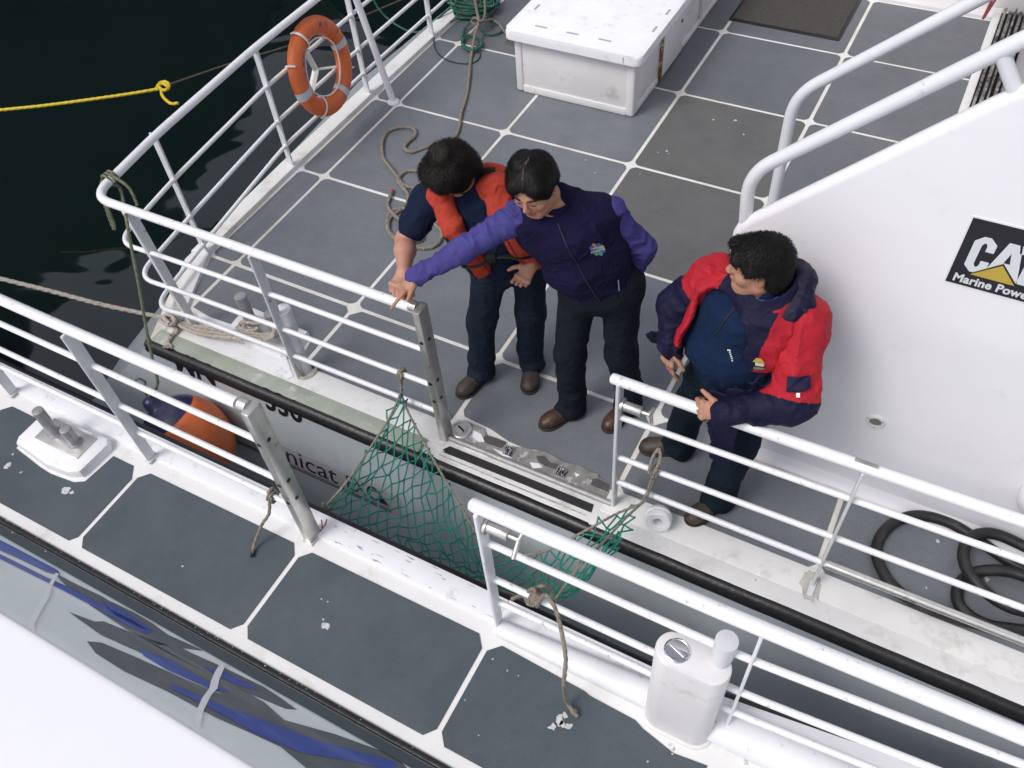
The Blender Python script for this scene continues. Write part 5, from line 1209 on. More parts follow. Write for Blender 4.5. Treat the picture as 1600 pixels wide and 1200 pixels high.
# ================================================================== man in the middle, violet shirt and navy vest
def man_middle():
    ankR, toeR, kneeR, hipR = V(-1.265, 2.60, .09), V(-1.345, 2.47, 0), V(-1.285, 2.555, .50), V(-1.250, 2.64, .92)
    ankL, toeL, kneeL, hipL = V(-1.005, 2.755, .09), V(-1.035, 2.62, 0), V(-1.055, 2.675, .50), V(-1.060, 2.70, .92)
    pel, chest, nb = V(-1.155, 2.665, .97), V(-1.275, 2.615, 1.28), V(-1.325, 2.600, 1.435)
    shR, shL = V(-1.480, 2.525, 1.365), V(-1.140, 2.720, 1.350)
    elR, wrR = V(-1.665, 2.325, 1.265), V(-1.845, 2.205, 1.145)
    elL, wrL = V(-1.020, 2.815, 1.11), V(-1.055, 2.800, .925)
    side = nrm(shL - shR)
    hc = V(-1.388, 2.515, 1.560); F = frame(V(.03, -.92, -.26), roll=-.10)
    body, L = head_prims(hc, F, nb + V(0, 0, .0), s=1.05)
    body += [ecap(pel, chest, side, (.15, .10), (.15, .10), k=.05), ecap(chest, nb - V(0, 0, .06), side, (.15, .10), (.10, .08), k=.05),
             cap(shR, elR, .045, .038), cap(elR, wrR, .038, .026), cap(shL, elL, .045, .038), cap(elL, wrL, .038, .026), cap(hipR, kneeR, .07, .05), cap(kneeR, ankR, .05, .04), cap(hipL, kneeL, .07, .05), cap(kneeL, ankL, .05, .04),
             cap(ankR, ankR + nrm(toeR - ankR) * .05, .035, .03), cap(ankL, ankL + nrm(toeL - ankL) * .05, .035, .03), cap(shR, shL, .05)]
    hd = nrm(V(-.46, -.70, -.38)); 
    body += [cap(wrR - hd * .05, wrR + hd * .02, .027, .025, k=.02)]
    body += hand(wrR, hd, V(-.25, -.25, .95), V(.75, -.6, 0), [(.12, .08, .05), (1.1, 1.2, .6), (1.25, 1.3, .7), (1.3, 1.3, .7)], .4, s=1.0, thumb_dir=V(-.05, -.75, -.62))
    body += hand(wrL, V(-.25, -.35, -.9), V(.6, .8, 0), V(-.3, -.9, 0), [(.5, .6, .3)] * 4, .4)
    root = sdf_obj('person', body, [m_skin, m_lip, m_scalp], None, vox=.0042, matfn=lambda c: np.where((np.abs((c - hc) @ F[0]) < .024) & (np.abs((c - hc) @ F[2] + .0575) < .011) & ((c - hc) @ F[1] > .087), 1, 0),
                   label='dark haired man in navy vest and violet blue shirt pointing over the rail', cat='person', loc=V(-1.15, 2.66, 0))
    g = MB()
    for sx in (1, -1):
        g.tube([L(sx * .014, .0945, .024), L(sx * .030, .0925, .030), L(sx * .050, .080, .025)], [.0030, .0042, .002], seg=6)
    put('eyebrow', g, m_brow, root)
    g = MB()
    for sx in (1, -1): g.tube([L(sx * .020, .0875, .0), L(sx * .031, .0900, -.002), L(sx * .043, .085, .0)], [.0012, .0022, .0012], seg=6)
    put('eyelash', g, m_brow, root)
    # hair with a centre parting
    h = [ell(L(0, -.020, .047), (.085, .106, .087), F, k=.02), ell(L(.042, .045, .062), (.042, .050, .042), F, k=.03), ell(L(-.042, .045, .062), (.042, .050, .042), F, k=.03),
         ell(L(.068, .020, .028), (.020, .036, .036), F, k=.03), ell(L(-.068, .020, .028), (.020, .036, .036), F, k=.03), ell(L(0, -.072, -.015), (.070, .045, .06), F, k=.04), ell(L(.03, -.02, .128), (.04, .05, .020), F, k=.03), ell(L(.07, -.02, .07), (.03, .06, .05), F, k=.03),
         ell(L(.084, .010, -.018), (.024, .026, .040), F, k=.008, op='s'), ell(L(-.084, .010, -.018), (.024, .026, .040), F, k=.008, op='s'),
         cap(L(0, .115, .075), L(0, .015, .148), .006, .004, k=.008, op='s')]
    h += [P(lambda p: -(((p - L(0, .072, -.02)) @ F.T) * V(1 / .064, 1 / .075, 1 / .072)).__pow__(2).sum(1) + 1, L(0, .072, -.02), .1, .01, 'i')] if False else []
    h += [ell(L(0, .118, -.012), (.074, .066, .094), F, k=.012, op='s')]
    sdf_obj('hair', h, [m_hair, m_scalp], root, vox=.0042, disp=hair_disp(hc, F, .0026, 80), amp=.006,
            matfn=lambda c: np.where((np.abs((c - hc) @ F[0] + .003 * np.sin((c @ F[1]) * 60)) < .0034) & ((c - hc) @ F[1] > -.03) & ((c - hc) @ F[2] > .05), 1, 0))
    strands(root, h, hc, F, (0, -.045, .14), m_hair, n=3000, seed=3, ln=.055)
    # trousers
    t = leg_cloth(hipR, kneeR, ankR, toeR, .098, .080, .068) + leg_cloth(hipL, kneeL, ankL, toeL, .098, .080, .070)
    t += [ecap(pel - V(0, 0, .03), pel + V(0, 0, .04), side, (.162, .125), (.158, .12), k=.07), ell(hipL + V(-.01, .05, .02), (.09, .09, .10), k=.06), ell(hipR + V(.02, .05, .02), (.09, .09, .10), k=.06)]
    fo = folds(.014, 17, 11); sdf_obj('trousers', t, m_trs_g, root, vox=.0065, disp=lambda p: fo(p) * np.clip((.75 - p[:, 2]) * 2 + .5, .4, 1), amp=.018)
    add_shoe(root, ankR, toeR, m_leather); add_shoe(root, ankL, toeL, m_leather)
    # shirt sleeves, one continuous garment under the vest
    sh = [cap(shR + V(.05, .03, -.01), shR, .070, .066, k=.04), cap(shR, elR, .068, .052, k=.03), cap(elR, wrR + nrm(elR - wrR) * .04, .052, .042, k=.03), cap(wrR + nrm(elR - wrR) * .060, wrR - nrm(elR - wrR) * .002, .043, .045, k=.008),
          cap(shL - V(.04, .02, .01), shL, .066, .062, k=.04), cap(shL, elL, .064, .060, k=.03), cap(elL, wrL, .062, .045, k=.03), cap(wrL + nrm(elL - wrL) * .05, wrL - nrm(elL - wrL) * .01, .047, .048, k=.01),
          ecap(chest, nb - V(0, 0, .07), side, (.15, .10), (.10, .08), k=.05), ecap(pel, chest, side, (.14, .10), (.15, .10), k=.05)]
    f1 = folds(.013, 34, 21, axis=elR - wrR); f2 = folds(.014, 30, 22, axis=V(0, 0, 1))
    sdf_obj('shirt', sh, m_shirt, root, vox=.0055, disp=lambda p: np.where(p[:, 0] < -1.35, f1(p), f2(p)), amp=.018)
    g = MB()
    axd = nrm(wrR - elR); cw = wrR - axd * .055; s1 = nrm(np.cross(axd, [0, 0, 1.])); s2 = np.cross(s1, axd)
    g.tube([cw + .0445 * (s1 * math.cos(a) + s2 * math.sin(a)) for a in np.linspace(0, 2 * math.pi, 24)], .0022, seg=6); put('cuff_seam', g, m_shirt, root)
    cw = wrR + axd * .004
    g = MB(); g.tube([cw + .030 * (s1 * math.cos(a) + s2 * math.sin(a)) for a in np.linspace(0, 2 * math.pi, 20)], .0045, seg=6); put('watch_strap', g, m_webb, root)
    # vest
    v = [ecap(pel + V(-.01, 0, .02), V(-1.215, 2.635, 1.12), side, (.168, .128), (.192, .132), k=.06), ecap(V(-1.215, 2.635, 1.12), chest + V(0, 0, .02), side, (.192, .132), (.192, .128), k=.06),
         ecap(chest + V(0, 0, .02), nb - V(0, 0, .075), side, (.195, .130), (.150, .095), k=.05), cap(shR + side * .055 + V(0, 0, -.012), shL - side * .050 + V(0, 0, -.008), .080, .078, k=.05),
         cap(shR + side * .03 + V(0, 0, -.02), shR + side * .06 + V(0, 0, -.10), .080, .08, k=.05), cap(shL - side * .03 + V(0, 0, -.02), shL - side * .05 + V(0, 0, -.10), .080, .08, k=.05),
         cap(nb + V(.0, .010, -.04), nb + V(-.008, .004, .012), .078, .070, k=.03),
         plane((0, 0, -1), -.900, k=.02), cap(nb + V(-.030, -.04, .020), nb + V(-.055, -.065, .12), .056, .062, k=.008, op='s')]
    f3 = folds(.012, 20, 31)
    vs = sdf_obj('vest', v, m_vest, root, vox=.0060, disp=f3, amp=.016)
    g = MB(); g.tube([nb + V(-.012 + .074 * math.cos(a), -.008 + .070 * math.sin(a), .022 + .018 * math.sin(a)) for a in np.linspace(0, 2 * math.pi, 40)[:-1]], .0125, seg=8, closed=True, flat=(.8, 1.7)); put('collar', g, m_vest, vs)
    fw = nrm(np.cross(side, V(0, 0, 1.))); fw = fw if fw[1] < 0 else -fw
    def on_vest(x, z, off):   # x across, z height on the front
        base = pel + (chest - pel) * ((z - pel[2]) / (chest[2] - pel[2])); return base + side * x, fw
    Pz_ = lambda x, z: None
    # zip and badge: project onto the vest front
    def front(x, z):
        base = pel + (chest - pel) * ((z - pel[2]) / (chest[2] - pel[2])) + side * x; pts = base[None] + fw[None] * np.linspace(.02, .30, 140)[:, None]
        d = evald([q for q in v], pts) + f3(pts); k = np.where(d < 0)[0]; return pts[k[-1]] + fw * .0035 if len(k) else pts[40]
    g = MB(); g.tube([front(-.01, z) for z in np.linspace(.96, 1.40, 30)], .0035, seg=6); put('zip', g, mat('dark zip', (.015, .014, .034), rough=.4), vs)
    g = MB(); g.tube([front(.10 + .01 * k, 1.03 + .03 * k) for k in range(3)], .0028, seg=6); put('pocket_piping', g, m_collar, vs)
    bc = (.105, 1.285)
    def patch(pl, m, name, off=.0):
        g = MB(); g.add([front(bc[0] + x * .84, bc[1] + z * .84) + fw * (.001 + off) for x, z in pl], [tuple(range(len(pl)))]); put(name, g, m, vs, smooth=False, fix=False)
    for k, (a, col) in enumerate(zip(range(0, 360, 45), ((.30, .32, .06), (.03, .12, .35), (.32, .2, .04), (.05, .1, .35), (.03, .1, .3), (.08, .25, .06), (.08, .22, .25), (.03, .08, .3)))):
        a = math.radians(a + 10); b_ = .35; patch([(0, 0), (.034 * math.cos(a - b_), .036 * math.sin(a - b_)), (.040 * math.cos(a), .044 * math.sin(a)), (.034 * math.cos(a + b_), .036 * math.sin(a + b_))], mat('badge thread %d' % k, col, rough=.7), 'badge_ray')
    mw2 = mat('white embroidery', (.42, .44, .50), rough=.8)
    for r_, (zz, n) in enumerate(((.010, 7), (-.008, 9))):
        for k in range(n):
            x = (k - n / 2 + .5) * .0085; patch([(x - .003, zz - .005), (x + .003, zz - .005), (x + .002, zz + .005), (x - .002, zz + .006)], mw2, 'badge_letter', .0015)
    return root
man_middle()

# ================================================================== man at the left, bending over the rail in a life vest
def man_left():
    ankR, toeR, kneeR, hipR = V(-1.835, 2.62, .09), V(-1.87, 2.49, 0), V(-1.812, 2.59, .50), V(-1.735, 2.66, .90)
    ankL, toeL, kneeL, hipL = V(-1.625, 2.80, .09), V(-1.575, 2.68, 0), V(-1.598, 2.765, .50), V(-1.575, 2.76, .90)
    pel, chest, nb = V(-1.655, 2.715, .95), V(-1.765, 2.665, 1.20), V(-1.835, 2.655, 1.340)
    side = nrm(V(.83, .55, .05)); cs = V(-1.835, 2.675, 1.275)
    shR, shL = cs - side * .185 + V(0, 0, -.01), cs + side * .185
    elR, wrR = V(-2.085, 2.470, 1.06), V(-1.965, 2.270, 1.075)
    elL, wrL = V(-1.545, 2.90, 1.05), Pz(832, 413, 1.0)
    up = nrm(nb - pel); fw = nrm(np.cross(side, up)); fw = fw if fw[1] < 0 else -fw
    hc = Pz(704, 268, 1.445); F = frame(V(-.42, -.72, -.62), roll=.15)
    body, L = head_prims(hc, F, nb, s=1.03)
    body += [ecap(pel, chest, side, (.15, .10), (.15, .10), k=.05), ecap(chest, nb - up * .06, side, (.15, .10), (.10, .08), k=.05), cap(shR, shL, .05),
             cap(shR, elR, .056, .050), cap(elR, elR + (wrR - elR) * .35, .049, .050), cap(elR + (wrR - elR) * .35, wrR, .050, .031), cap(shL, elL, .045, .04), cap(elL, wrL, .040, .028),
             cap(hipR, kneeR, .07, .05), cap(kneeR, ankR, .05, .04), cap(hipL, kneeL, .07, .05), cap(kneeL, ankL, .05, .04), cap(ankR, ankR + nrm(toeR - ankR) * .05, .035, .03), cap(ankL, ankL + nrm(toeL - ankL) * .05, .035, .03)]
    hd = nrm(V(.10, -.85, -.20))
    body += hand(wrR, hd, V(.1, -.25, .95), V(1, .2, 0), [(.9, 1.1, .6), (.95, 1.15, .6), (.95, 1.15, .6), (1.0, 1.2, .6)], .5, s=1.0, spread=.02)
    hd2 = nrm(Pz(814, 440, .95) - wrL)
    body += hand(wrL, hd2, V(.3, -.75, .5), V(-1, -.3, 0), [(.7, 1.0, .6), (.9, 1.1, .7), (1.0, 1.2, .7), (1.1, 1.2, .7)], .5, s=1.0)
    root = sdf_obj('person', body, [m_skin, m_lip, m_skin_r], None, vox=.0044,
                   matfn=lambda c: np.where((np.abs((c - hc) @ F[0]) < .024) & (np.abs((c - hc) @ F[2] + .0575) < .011) & ((c - hc) @ F[1] > .087), 1, np.where((c[:, 0] < -1.9) & (c[:, 2] < 1.25), 2, 0)),
                   label='man in a red life vest and short sleeved navy polo, leaning on the rail', cat='person', loc=V(-1.68, 2.7, 0))
    g = MB()
    for sx in (1, -1): g.tube([L(sx * .014, .0945, .024), L(sx * .030, .0925, .030), L(sx * .050, .080, .025)], [.0030, .0042, .002], seg=6)
    put('eyebrow', g, m_brow, root)
    h = [ell(L(0, -.025, .048), (.089, .108, .092), F, k=.02), ell(L(.054, .030, .045), (.043, .062, .050), F, k=.03), ell(L(-.054, .030, .045), (.043, .062, .050), F, k=.03),
         ell(L(.070, .000, .000), (.024, .052, .055), F, k=.03), ell(L(-.070, .000, .000), (.024, .052, .055), F, k=.03), ell(L(0, -.078, -.03), (.078, .050, .080), F, k=.04), ell(L(0, .055, .082), (.070, .05, .040), F, k=.03),
         ell(L(.02, .078, .060), (.035, .03, .035), F, k=.02), ell(L(-.045, .070, .060), (.025, .03, .035), F, k=.02), ell(L(0, -.04, .135), (.05, .05, .02), F, k=.03),
         ell(L(0, .128, -.030), (.066, .062, .086), F, k=.012, op='s')]
    sc_ = L(.0, -.045, .16)
    sdf_obj('hair', h, [m_hair2, m_scalp], root, vox=.0044, disp=hair_disp(L(.0, -.045, 0), F, .0042, 54), amp=.009)
    strands(root, h, hc, F, (0.01, -.05, .14), m_hair2, n=3400, seed=4, ln=.06, lift=.0022)
    t = leg_cloth(hipR, kneeR, ankR, toeR, .098, .080, .070) + leg_cloth(hipL, kneeL, ankL, toeL, .098, .080, .070)
    t += [ecap(pel - V(0, 0, .05), pel + V(0, 0, .03), side, (.165, .13), (.165, .125), k=.07), ell(hipL + V(-.02, .05, .02), (.09, .09, .10), k=.06)]
    fo = folds(.014, 18, 12); sdf_obj('trousers', t, m_trs, root, vox=.0065, disp=lambda p: fo(p) * .9, amp=.018)
    add_shoe(root, ankR, toeR, m_leather_d, 1.04); add_shoe(root, ankL, toeL, m_leather_d, 1.04)
    b = [ecap(pel - V(0, 0, .02), pel * .5 + chest * .5, side, (.190, .145), (.195, .150), k=.06), ecap(pel * .5 + chest * .5, chest, side, (.195, .150), (.195, .135), k=.06), ecap(chest, nb - up * .06, side, (.190, .13), (.13, .095), k=.05),
         cap(shR + side * .04, shL - side * .04, .078, k=.05), cap(shR, shR + (elR - shR) * .60, .080, .078, k=.03), cap(shL, elL + (shL - elL) * .16, .078, .070, k=.03), cap(nb - up * .02, nb + up * .035, .075, .070, k=.03),
         cap(nb + up * .03 + fw * .02, nb + up * .10 + fw * .05, .055, .06, k=.008, op='s')]
    fp = folds(.013, 24, 41); f4 = folds(.010, 30, 42)
    sdf_obj('polo_shirt', b, m_polo, root, vox=.0060, disp=fp, amp=.017)
    cwr = elR + (shR - elR) * .13
    # life vest: padded horseshoe with straps
    def T(s_, f_, base, du=0.0): return base + side * s_ + fw * f_ + up * du
    lv = []
    for q in (1, -1):
        if q == -1:
            lv += [ecap(T(-.135, .165, pel, .03), T(-.135, .175, pel * .45 + chest * .55), side, (.050, .040), (.050, .042), k=.03), ecap(T(-.135, .175, pel * .45 + chest * .55), T(-.125, .140, chest, .03), side, (.050, .042), (.050, .038), k=.03),
               ecap(T(-.125, .140, chest, .03), T(-.115, .06, nb, .0), side, (.050, .038), (.052, .036), k=.03), ecap(T(-.115, .06, nb, .0), T(-.095, -.06, nb, .01), side, (.052, .036), (.060, .036), k=.03)]
            continue
        lv += [ecap(T(q * .125, .150, pel, .02), T(q * .118, .165, pel * .45 + chest * .55), side, (.068, .040), (.066, .042), k=.03), ecap(T(q * .118, .165, pel * .45 + chest * .55), T(q * .105, .125, chest, .03), side, (.066, .042), (.064, .036), k=.03),
               ecap(T(q * .105, .125, chest, .03), T(q * .125, .055, nb, -.005), side, (.064, .042), (.074, .044), k=.03), ecap(T(q * .125, .055, nb, -.005), T(q * .125, -.06, nb, -.01), side, (.074, .044), (.080, .044), k=.03)]
    lv += [ecap(T(.10, -.075, nb, -.03), T(-.10, -.075, nb, -.03), up, (.060, .032), (.060, .032), k=.04), ecap(T(.0, -.105, nb, -.06), T(.0, -.14, chest, -.04), side, (.12, .035), (.13, .035), k=.04)]
    lvo = sdf_obj('life_vest', lv, m_lifev, root, vox=.0060, disp=folds(.008, 30, 43), amp=.011)
    def onf(s_, du, m0=.30, prims=None):
        base = pel + up * du + side * s_; pts = base[None] + fw[None] * np.linspace(.02, m0, 120)[:, None]; d = evald(lv + b, pts); k = np.where(d < 0)[0]; return pts[k[-1]] + fw * .004 if len(k) else pts[50]
    g = MB()
    for du in (.10,): g.tube([onf(x, du) for x in np.linspace(-.19, .19, 26)], .016, seg=6, flat=(1, .3))
    put('waist_strap', g, m_webb, lvo, smooth=False)
    g = MB(); q = onf(-.06, .10); g.box(q, (.05, .03, .04), rz=math.atan2(side[1], side[0]), bevel=.004); put('buckle', g, m_webb, lvo); g = MB(); q = onf(-.185, .16); g.box(q + fw * -.03, (.035, .03, .07), rz=.4, bevel=.006); put('buckle', g, m_webb, lvo)
    g = MB(); g.tube([onf(-.178, z, .32) for z in np.linspace(-.01, .27, 16)], .009, seg=6); put('edge_piping', g, m_webb, lvo)
    g = MB(); g.tube([onf(.07, z, .32) for z in np.linspace(-.01, .30, 16)], .0025, seg=5); g.tube([onf(-.10, z, .32) for z in np.linspace(-.01, .30, 16)], .0025, seg=5); put('panel_seam', g, mat('dark red seam', (.16, .02, .015), rough=.8), lvo)
    g = MB(); pts = []
    for t_ in np.linspace(-.07, .07, 9): 
        a = T(.100 + t_, .010, nb, -.015); dd = np.linspace(.09, -.02, 60); pp = a[None] + up[None] * dd[:, None]; e = evald(lv + b, pp); k = np.where(e < 0)[0]; pts.append(pp[k[0]] + up * .003 if len(k) else a + up * .03)
    g.tube(pts, .018, seg=6, flat=(1, .25)); put('shoulder_webbing', g, m_webb, lvo, smooth=False)
    g = MB(); c = onf(.085, .30); 
    g.tube([c + side * .0 + up * .012, c + side * .012 + up * .004, c + side * .004 - up * .002, c + side * .012 - up * .012, c - side * .004 - up * .014], .003, seg=5); put('vest_emblem', g, m_strap, lvo)
    # open collar of the polo
    g = MB(); g.tube([T(x, .085 - abs(x) * .5, nb, .03 - .5 * (.07 - abs(x))) for x in np.linspace(-.07, .07, 13)], .010, seg=8, flat=(1, .5)); put('collar', g, m_polo, root)
    return root
man_left()

# ================================================================== man at the right, open red and navy jacket
def man_right():
    ankR, toeR, kneeR, hipR = V(-.645, 2.605, .09), V(-.78, 2.55, 0), V(-.62, 2.56, .50), V(-.535, 2.55, .88)
    ankL, toeL, kneeL, hipL = V(-.362, 2.395, .09), V(-.415, 2.29, 0), V(-.335, 2.41, .50), V(-.335, 2.48, .88)
    pel, belly, chest, nb = V(-.425, 2.500, .93), V(-.455, 2.430, 1.09), V(-.425, 2.445, 1.27), V(-.375, 2.45, 1.425)
    shR, shL = V(-.585, 2.535, 1.355), V(-.215, 2.445, 1.345)
    elR, wrR = V(-.725, 2.505, 1.15), V(-.710, 2.400, 1.015)
    elL, wrL = V(-.150, 2.262, 1.090), V(-.385, 2.130, 1.045)
    side = nrm(shL - shR); up = V(0, 0, 1.); fw = nrm(np.cross(side, up)); fw = fw if fw[1] < 0 else -fw
    hc = V(-.425, 2.430, 1.560); F = frame(V(-.93, -.35, -.04), roll=.04)
    body, L = head_prims(hc, F, nb, s=1.0, chub=1.12)
    body += [ell(L(0, .03, -.10), (.050, .045, .03), F, k=.03), ecap(pel, belly, side, (.15, .12), (.16, .14), k=.05), ecap(belly, chest, side, (.16, .14), (.15, .10), k=.05), ecap(chest, nb - V(0, 0, .06), side, (.15, .10), (.10, .08), k=.05), cap(shR, shL, .05),
             cap(shR, elR, .045, .04), cap(elR, wrR, .04, .028), cap(shL, elL, .045, .04), cap(elL, wrL, .04, .029),
             cap(hipR, kneeR, .07, .05), cap(kneeR, ankR, .05, .04), cap(hipL, kneeL, .07, .05), cap(kneeL, ankL, .05, .04), cap(ankR, ankR + nrm(toeR - ankR) * .05, .035, .03), cap(ankL, ankL + nrm(toeL - ankL) * .05, .035, .03)]
    body += hand(wrR, V(.06, -.22, -.97), V(-.55, -.75, .1), V(.55, -.7, 0), [(.22, .35, .2), (.28, .4, .25), (.35, .45, .3), (.45, .5, .3)], .2, s=1.02)
    body += hand(wrL, V(-.95, -.03, -.25), V(-.05, -.75, .66), V(0, .5, .8), [(.75, .9, .4), (.8, .95, .5), (.85, 1.0, .5), (.95, 1.0, .5)], .1, s=1.02, thumb_dir=V(-.85, .25, .30))
    root = sdf_obj('person', body, [m_skin, m_lip], None, vox=.0043, matfn=lambda c: np.where((np.abs((c - hc) @ F[0]) < .024) & (np.abs((c - hc) @ F[2] + .0575) < .010) & ((c - hc) @ F[1] > .087), 1, 0),
                   label='stout man in an open red and navy jacket, gripping the rail, head turned', cat='person', loc=V(-.45, 2.5, 0))
    g = MB()
    for sx in (1, -1): g.tube([L(sx * .014, .0945, .024), L(sx * .030, .0925, .030), L(sx * .050, .080, .025)], [.0030, .0042, .002], seg=6)
    put('eyebrow', g, m_brow, root)
    h = [ell(L(0, -.020, .046), (.086, .106, .088), F, k=.02), ell(L(0, .040, .076), (.064, .056, .038), F, k=.03), ell(L(0, -.075, -.03), (.078, .045, .075), F, k=.04),
         ell(L(.072, .012, .030), (.022, .045, .040), F, k=.02), ell(L(-.072, .012, .030), (.022, .045, .040), F, k=.02), ell(L(.03, .075, .072), (.04, .035, .028), F, k=.02), ell(L(-.03, .075, .072), (.04, .035, .028), F, k=.02),
         ell(L(.075, -.045, -.01), (.022, .035, .045), F, k=.02), ell(L(-.075, -.045, -.01), (.022, .035, .045), F, k=.02),
         ell(L(0, .112, -.010), (.090, .066, .090), F, k=.012, op='s'), ell(L(.086, .012, -.020), (.036, .042, .050), F, k=.008, op='s'), ell(L(-.086, .012, -.020), (.036, .042, .050), F, k=.008, op='s')]
    sdf_obj('hair', h, [m_hair], root, vox=.0043, disp=hair_disp(hc, F, .0040, 60), amp=.009)
    strands(root, h, hc, F, (0, -.045, .14), m_hair, n=3200, seed=5, ln=.034, lift=.0016, fringe=False)
    t = leg_cloth(hipR, kneeR, ankR, toeR, .112, .090, .074) + leg_cloth(hipL, kneeL, ankL, toeL, .112, .090, .074)
    t += [ecap(pel - V(0, 0, .05), pel + V(0, 0, .06), side, (.20, .16), (.20, .16), k=.07)]
    fo = folds(.015, 18, 13); sdf_obj('trousers', t, m_trs_t, root, vox=.0065, disp=lambda p: fo(p), amp=.018)
    add_shoe(root, ankR, toeR, m_leather_d, 1.02); add_shoe(root, ankL, toeL, m_leather_d, 1.02)
    fl = [ecap(pel - V(0, 0, .16), belly, side, (.185, .140), (.188, .146), k=.06), ecap(belly, chest, side, (.188, .146), (.185, .130), k=.06), ecap(chest, nb - V(0, 0, .06), side, (.18, .13), (.12, .10), k=.05), cap(nb - V(0, 0, .04), nb + V(-.01, -.01, .020), .086, .078, k=.03),
          cap(nb + V(-.03, -.02, .02), nb + V(-.07, -.04, .11), .060, .066, k=.008, op='s')]
    fl.append(plane((0, 0, -1), -.86, k=.02)); ff = folds(.020, 18, 51)
    flo = sdf_obj('fleece', fl, m_fleece, root, vox=.0062, disp=ff, amp=.016)
    def onf(s_, z, prims, off=.003, dr=None):
        base = pel + (nb - pel) * ((z - pel[2]) / (nb[2] - pel[2])) + side * s_; dr = fw if dr is None else dr; pts = base[None] + dr[None] * np.linspace(.02, .34, 160)[:, None]; d = evald(prims, pts) + ff(pts); k = np.where(d < 0)[0]; return pts[k[-1]] + dr * off if len(k) else pts[50]
    g = MB(); g.tube([onf(-.06 - .02 * k / 12, 1.40 - .012 * k, fl, .002) for k in range(13)], .004, seg=6); put('fleece_zip', g, m_webb, flo)
    g = MB()
    for k in range(6): q = onf(-.005 + .006 * k, 1.215 - .007 * k, fl, .003); g.box(q, (.006 + (.008 if k == 0 else 0), .003, .007), rz=.3, bevel=.001)
    put('fleece_mark', g, m_strap, flo)
    g = MB(); cc = nb + V(-.015, -.015, .030)
    g.tube([cc + V(.072 * math.cos(a), .068 * math.sin(a), .012 * math.sin(a + 1)) for a in np.linspace(math.radians(190), math.radians(350), 16)], .013, seg=8, flat=(1.2, .7)); put('shirt_collar', g, m_collar, root)
    # jacket: open shell, sleeves
    outer = [ecap(pel - V(0, 0, .14), belly, side, (.250, .195), (.245, .195), k=.06), ecap(belly, chest, side, (.245, .195), (.235, .170), k=.06), ecap(chest, nb - V(0, 0, .05), side, (.225, .165), (.15, .12), k=.06), cap(shR + side * .05, shL - side * .05, .088, k=.06),
             cap(nb - V(0, 0, .02), nb + V(.01, .01, .045), .104, .102, k=.03)]
    inner = [ecap(pel - V(0, 0, .30), belly, side, (.233, .178), (.228, .178), k=.06, op='s'), ecap(belly, chest, side, (.228, .178), (.210, .150), k=.03, op='s'), cap(nb - V(0, 0, .02), nb + V(0, 0, .12), .086, .092, k=.01, op='s')]
    opn = nrm(fw * 1.0 - side * .26); opx = nrm(np.cross(opn, up)); R_o = np.array([opx if opx @ side > 0 else -opx, opn, up])
    cutc = belly + opn * .27
    cut = [rbox(cutc + V(0, 0, -.06), (.128, .20, .34), R_o, r=.03, k=.02, op='s'), rbox(cutc + V(0, 0, .28) - R_o[0] * .02, (.098, .20, .20), R_o, r=.03, k=.02, op='s'), plane((0, 0, -1), -.76, k=.01)]
    fj = folds(.017, 17, 61); fj2 = folds(.018, 24, 62)
    jb = outer + inner + cut
    innerU = [P(q.fn, q.c, q.R, q.k, 'u') for q in inner[:2]]
    def mf(c):
        sd_ = (c - chest) @ side; lin = evald(innerU, c) < .006
        red = (c[:, 2] > 1.15 + .25 * (np.abs(sd_) < .14) + .04 * np.sin(sd_ * 9)) & (np.abs(sd_) > .118) & (c[:, 2] < 1.47); red &= np.linalg.norm((c - nb)[:, :2], axis=1) > .115
        return np.where(lin, 2, np.where(red, 0, 1))
    jk = sdf_obj('jacket', jb, [m_red, m_navy, m_lining], root, vox=.0050, disp=fj, amp=.022, matfn=mf)
    def sleeve(sh, el, wr, redto, sd):
        pr_ = [cap(sh + (el - sh) * -.02, el, .094, .080, k=.05), cap(el, wr + nrm(el - wr) * .03, .080, .056, k=.04), cap(wr + nrm(el - wr) * .05, wr + nrm(el - wr) * .005, .055, .056, k=.015)]
        ax = el - sh; L_ = np.linalg.norm(ax); ax = ax / L_
        f1 = folds(.020, 20, 63 + sd); f2 = folds(.014, 34, 66 + sd)
        return sdf_obj('jacket_sleeve', pr_, [m_red, m_navy], jk, vox=.0052, disp=lambda p: f1(p) * .8 + f2(p) * .6, amp=.028, matfn=lambda c: np.where((c - sh) @ ax + .10 * ((c - el) @ nrm(wr - el)) < redto * L_, 0, 1)), pr_
    sleeve(shR, elR, wrR, .42, 1); s2, sp2 = sleeve(shL, elL, wrL, .93, 2)
    # hood rolled behind the neck
    hb = [ell(nb + V(.085, .055, .030), (.075, .070, .085), k=.04), ell(nb + V(.105, .005, .000), (.060, .075, .070), k=.04), ell(nb + V(.045, .105, .010), (.085, .055, .080), k=.04), ell(nb + V(.145, -.010, -.015), (.035, .055, .060), k=.03), ell(nb + V(.085, -.060, -.01), (.05, .03, .045), k=.03), ell(nb + V(-.03, .115, .0), (.07, .045, .07), k=.03),
          cap(nb + V(0, 0, -.03), nb + V(0, 0, .15), .080, .09, k=.02, op='s')]
    hd_ = sdf_obj('hood', hb, [m_hood, m_navy], jk, vox=.0055, disp=folds(.014, 32, 71), amp=.018, matfn=lambda c: np.where(c[:, 0] > nb[0] + .13, 1, 0))
    g = MB(); g.lathe([(.008, -.008), (.009, .0), (.006, .01)], nb + V(.155, -.055, .02), axis=(.6, -.7, .3), seg=12); put('cord_lock', g, m_webb, hd_)
    g = MB(); g.tube([nb + V(.15, -.05, .01), nb + V(.13, -.085, -.03), nb + V(.09, -.125, -.075)], .003, seg=6); put('hood_cord', g, m_webb, hd_)
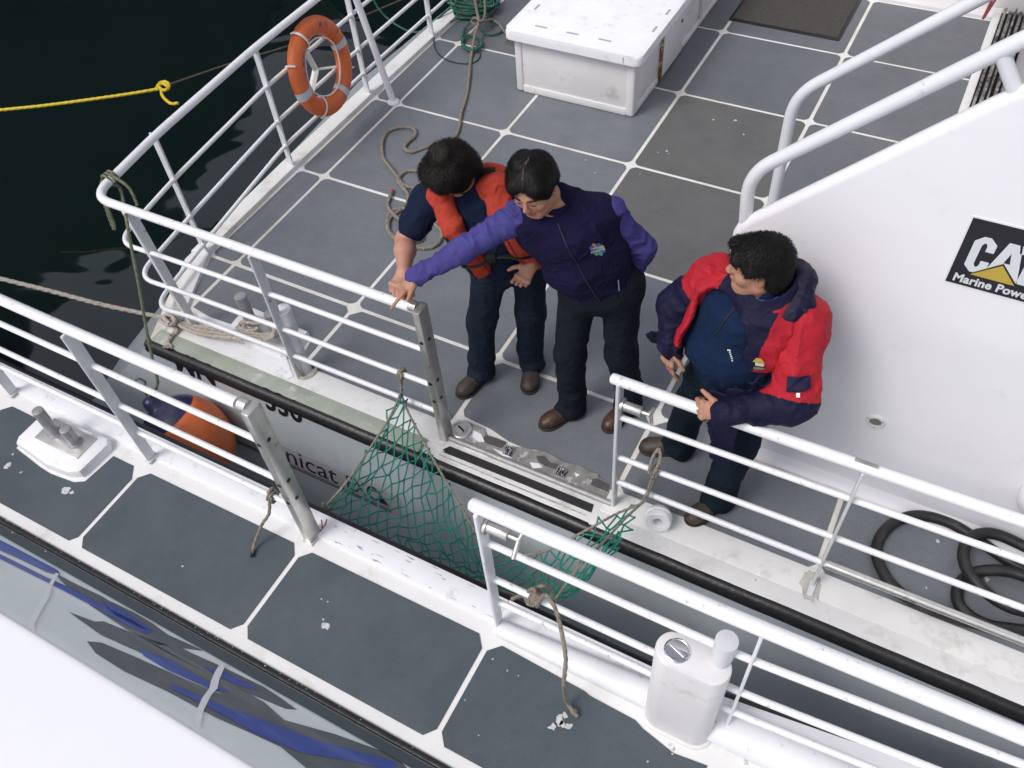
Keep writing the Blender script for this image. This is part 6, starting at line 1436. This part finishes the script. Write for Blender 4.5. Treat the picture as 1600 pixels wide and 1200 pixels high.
    # sleeve pocket flap, badge, hem tag
    camd = nrm(V(0, 0, CAM_H) - elL)
    def hit(u, v, prims, off=.004, amp_=.0, f=None):
        d = _ray(u, v); d = d / np.linalg.norm(d); ts = np.linspace(2.4, 5.4, 1500); pts = V(0, 0, CAM_H)[None] + d[None] * ts[:, None]; e = evald(prims, pts); k = np.where(e < amp_)[0]; return pts[k[0]] - d * off if len(k) else None
    def decal(pl, prims, m, name, parent, off=.006, amp_=.004):
        q = [hit(u, v, prims, off, amp_) for u, v in pl]
        if any(x is None for x in q): return
        g = MB(); n_ = len(q); cam_ = nrm(V(0, 0, CAM_H) - q[0]); g.add(q + [x - cam_ * .012 for x in q], [tuple(range(n_))] + [(i, (i + 1) % n_, n_ + (i + 1) % n_, n_ + i) for i in range(n_)]); put(name, g, m, parent, smooth=False)
    decal([(1230, 588), (1248, 589), (1266, 586), (1267, 606), (1258, 611), (1240, 613), (1228, 612)], sp2, m_navy, 'pocket_flap', s2, off=.018)
    decal([(1244, 614), (1250, 614), (1250, 621), (1244, 621)], sp2, m_strap, 'pull_tag', s2, off=.020)
    for k, (pl, cl) in enumerate((([(1176, 565), (1182, 559), (1190, 561), (1195, 568), (1186, 568)], (.45, .30, .05)), ([(1180, 566), (1194, 569), (1193, 573), (1180, 571)], (.45, .50, .45)), ([(1178, 573), (1196, 576), (1190, 578), (1177, 576)], (.04, .22, .12)))):
        decal(pl, outer, mat('jacket badge thread %d' % k, cl, rough=.8), 'badge', jk, off=.010, amp_=.012)
    # front flaps
    fm = folds(.010, 22, 81)
    def flap(pts, w, nm):
        A, B = np.array(pts[0]), np.array(pts[1]); pr_ = [ecap(A, B, nrm(np.cross(B - A, w)), (.085, .008), (.045, .006), k=.01)]
        return sdf_obj(nm, pr_, [m_navy], jk, vox=.0045, disp=fm, amp=.012)
    flap((V(-.40, 2.235, 1.02), V(-.375, 2.205, .62)), V(-.1, -1, 0), 'front_flap')
    flap((V(-.700, 2.52, .95), V(-.84, 2.50, .90)), V(-.2, .9, .3), 'front_flap')
    return root
man_right()
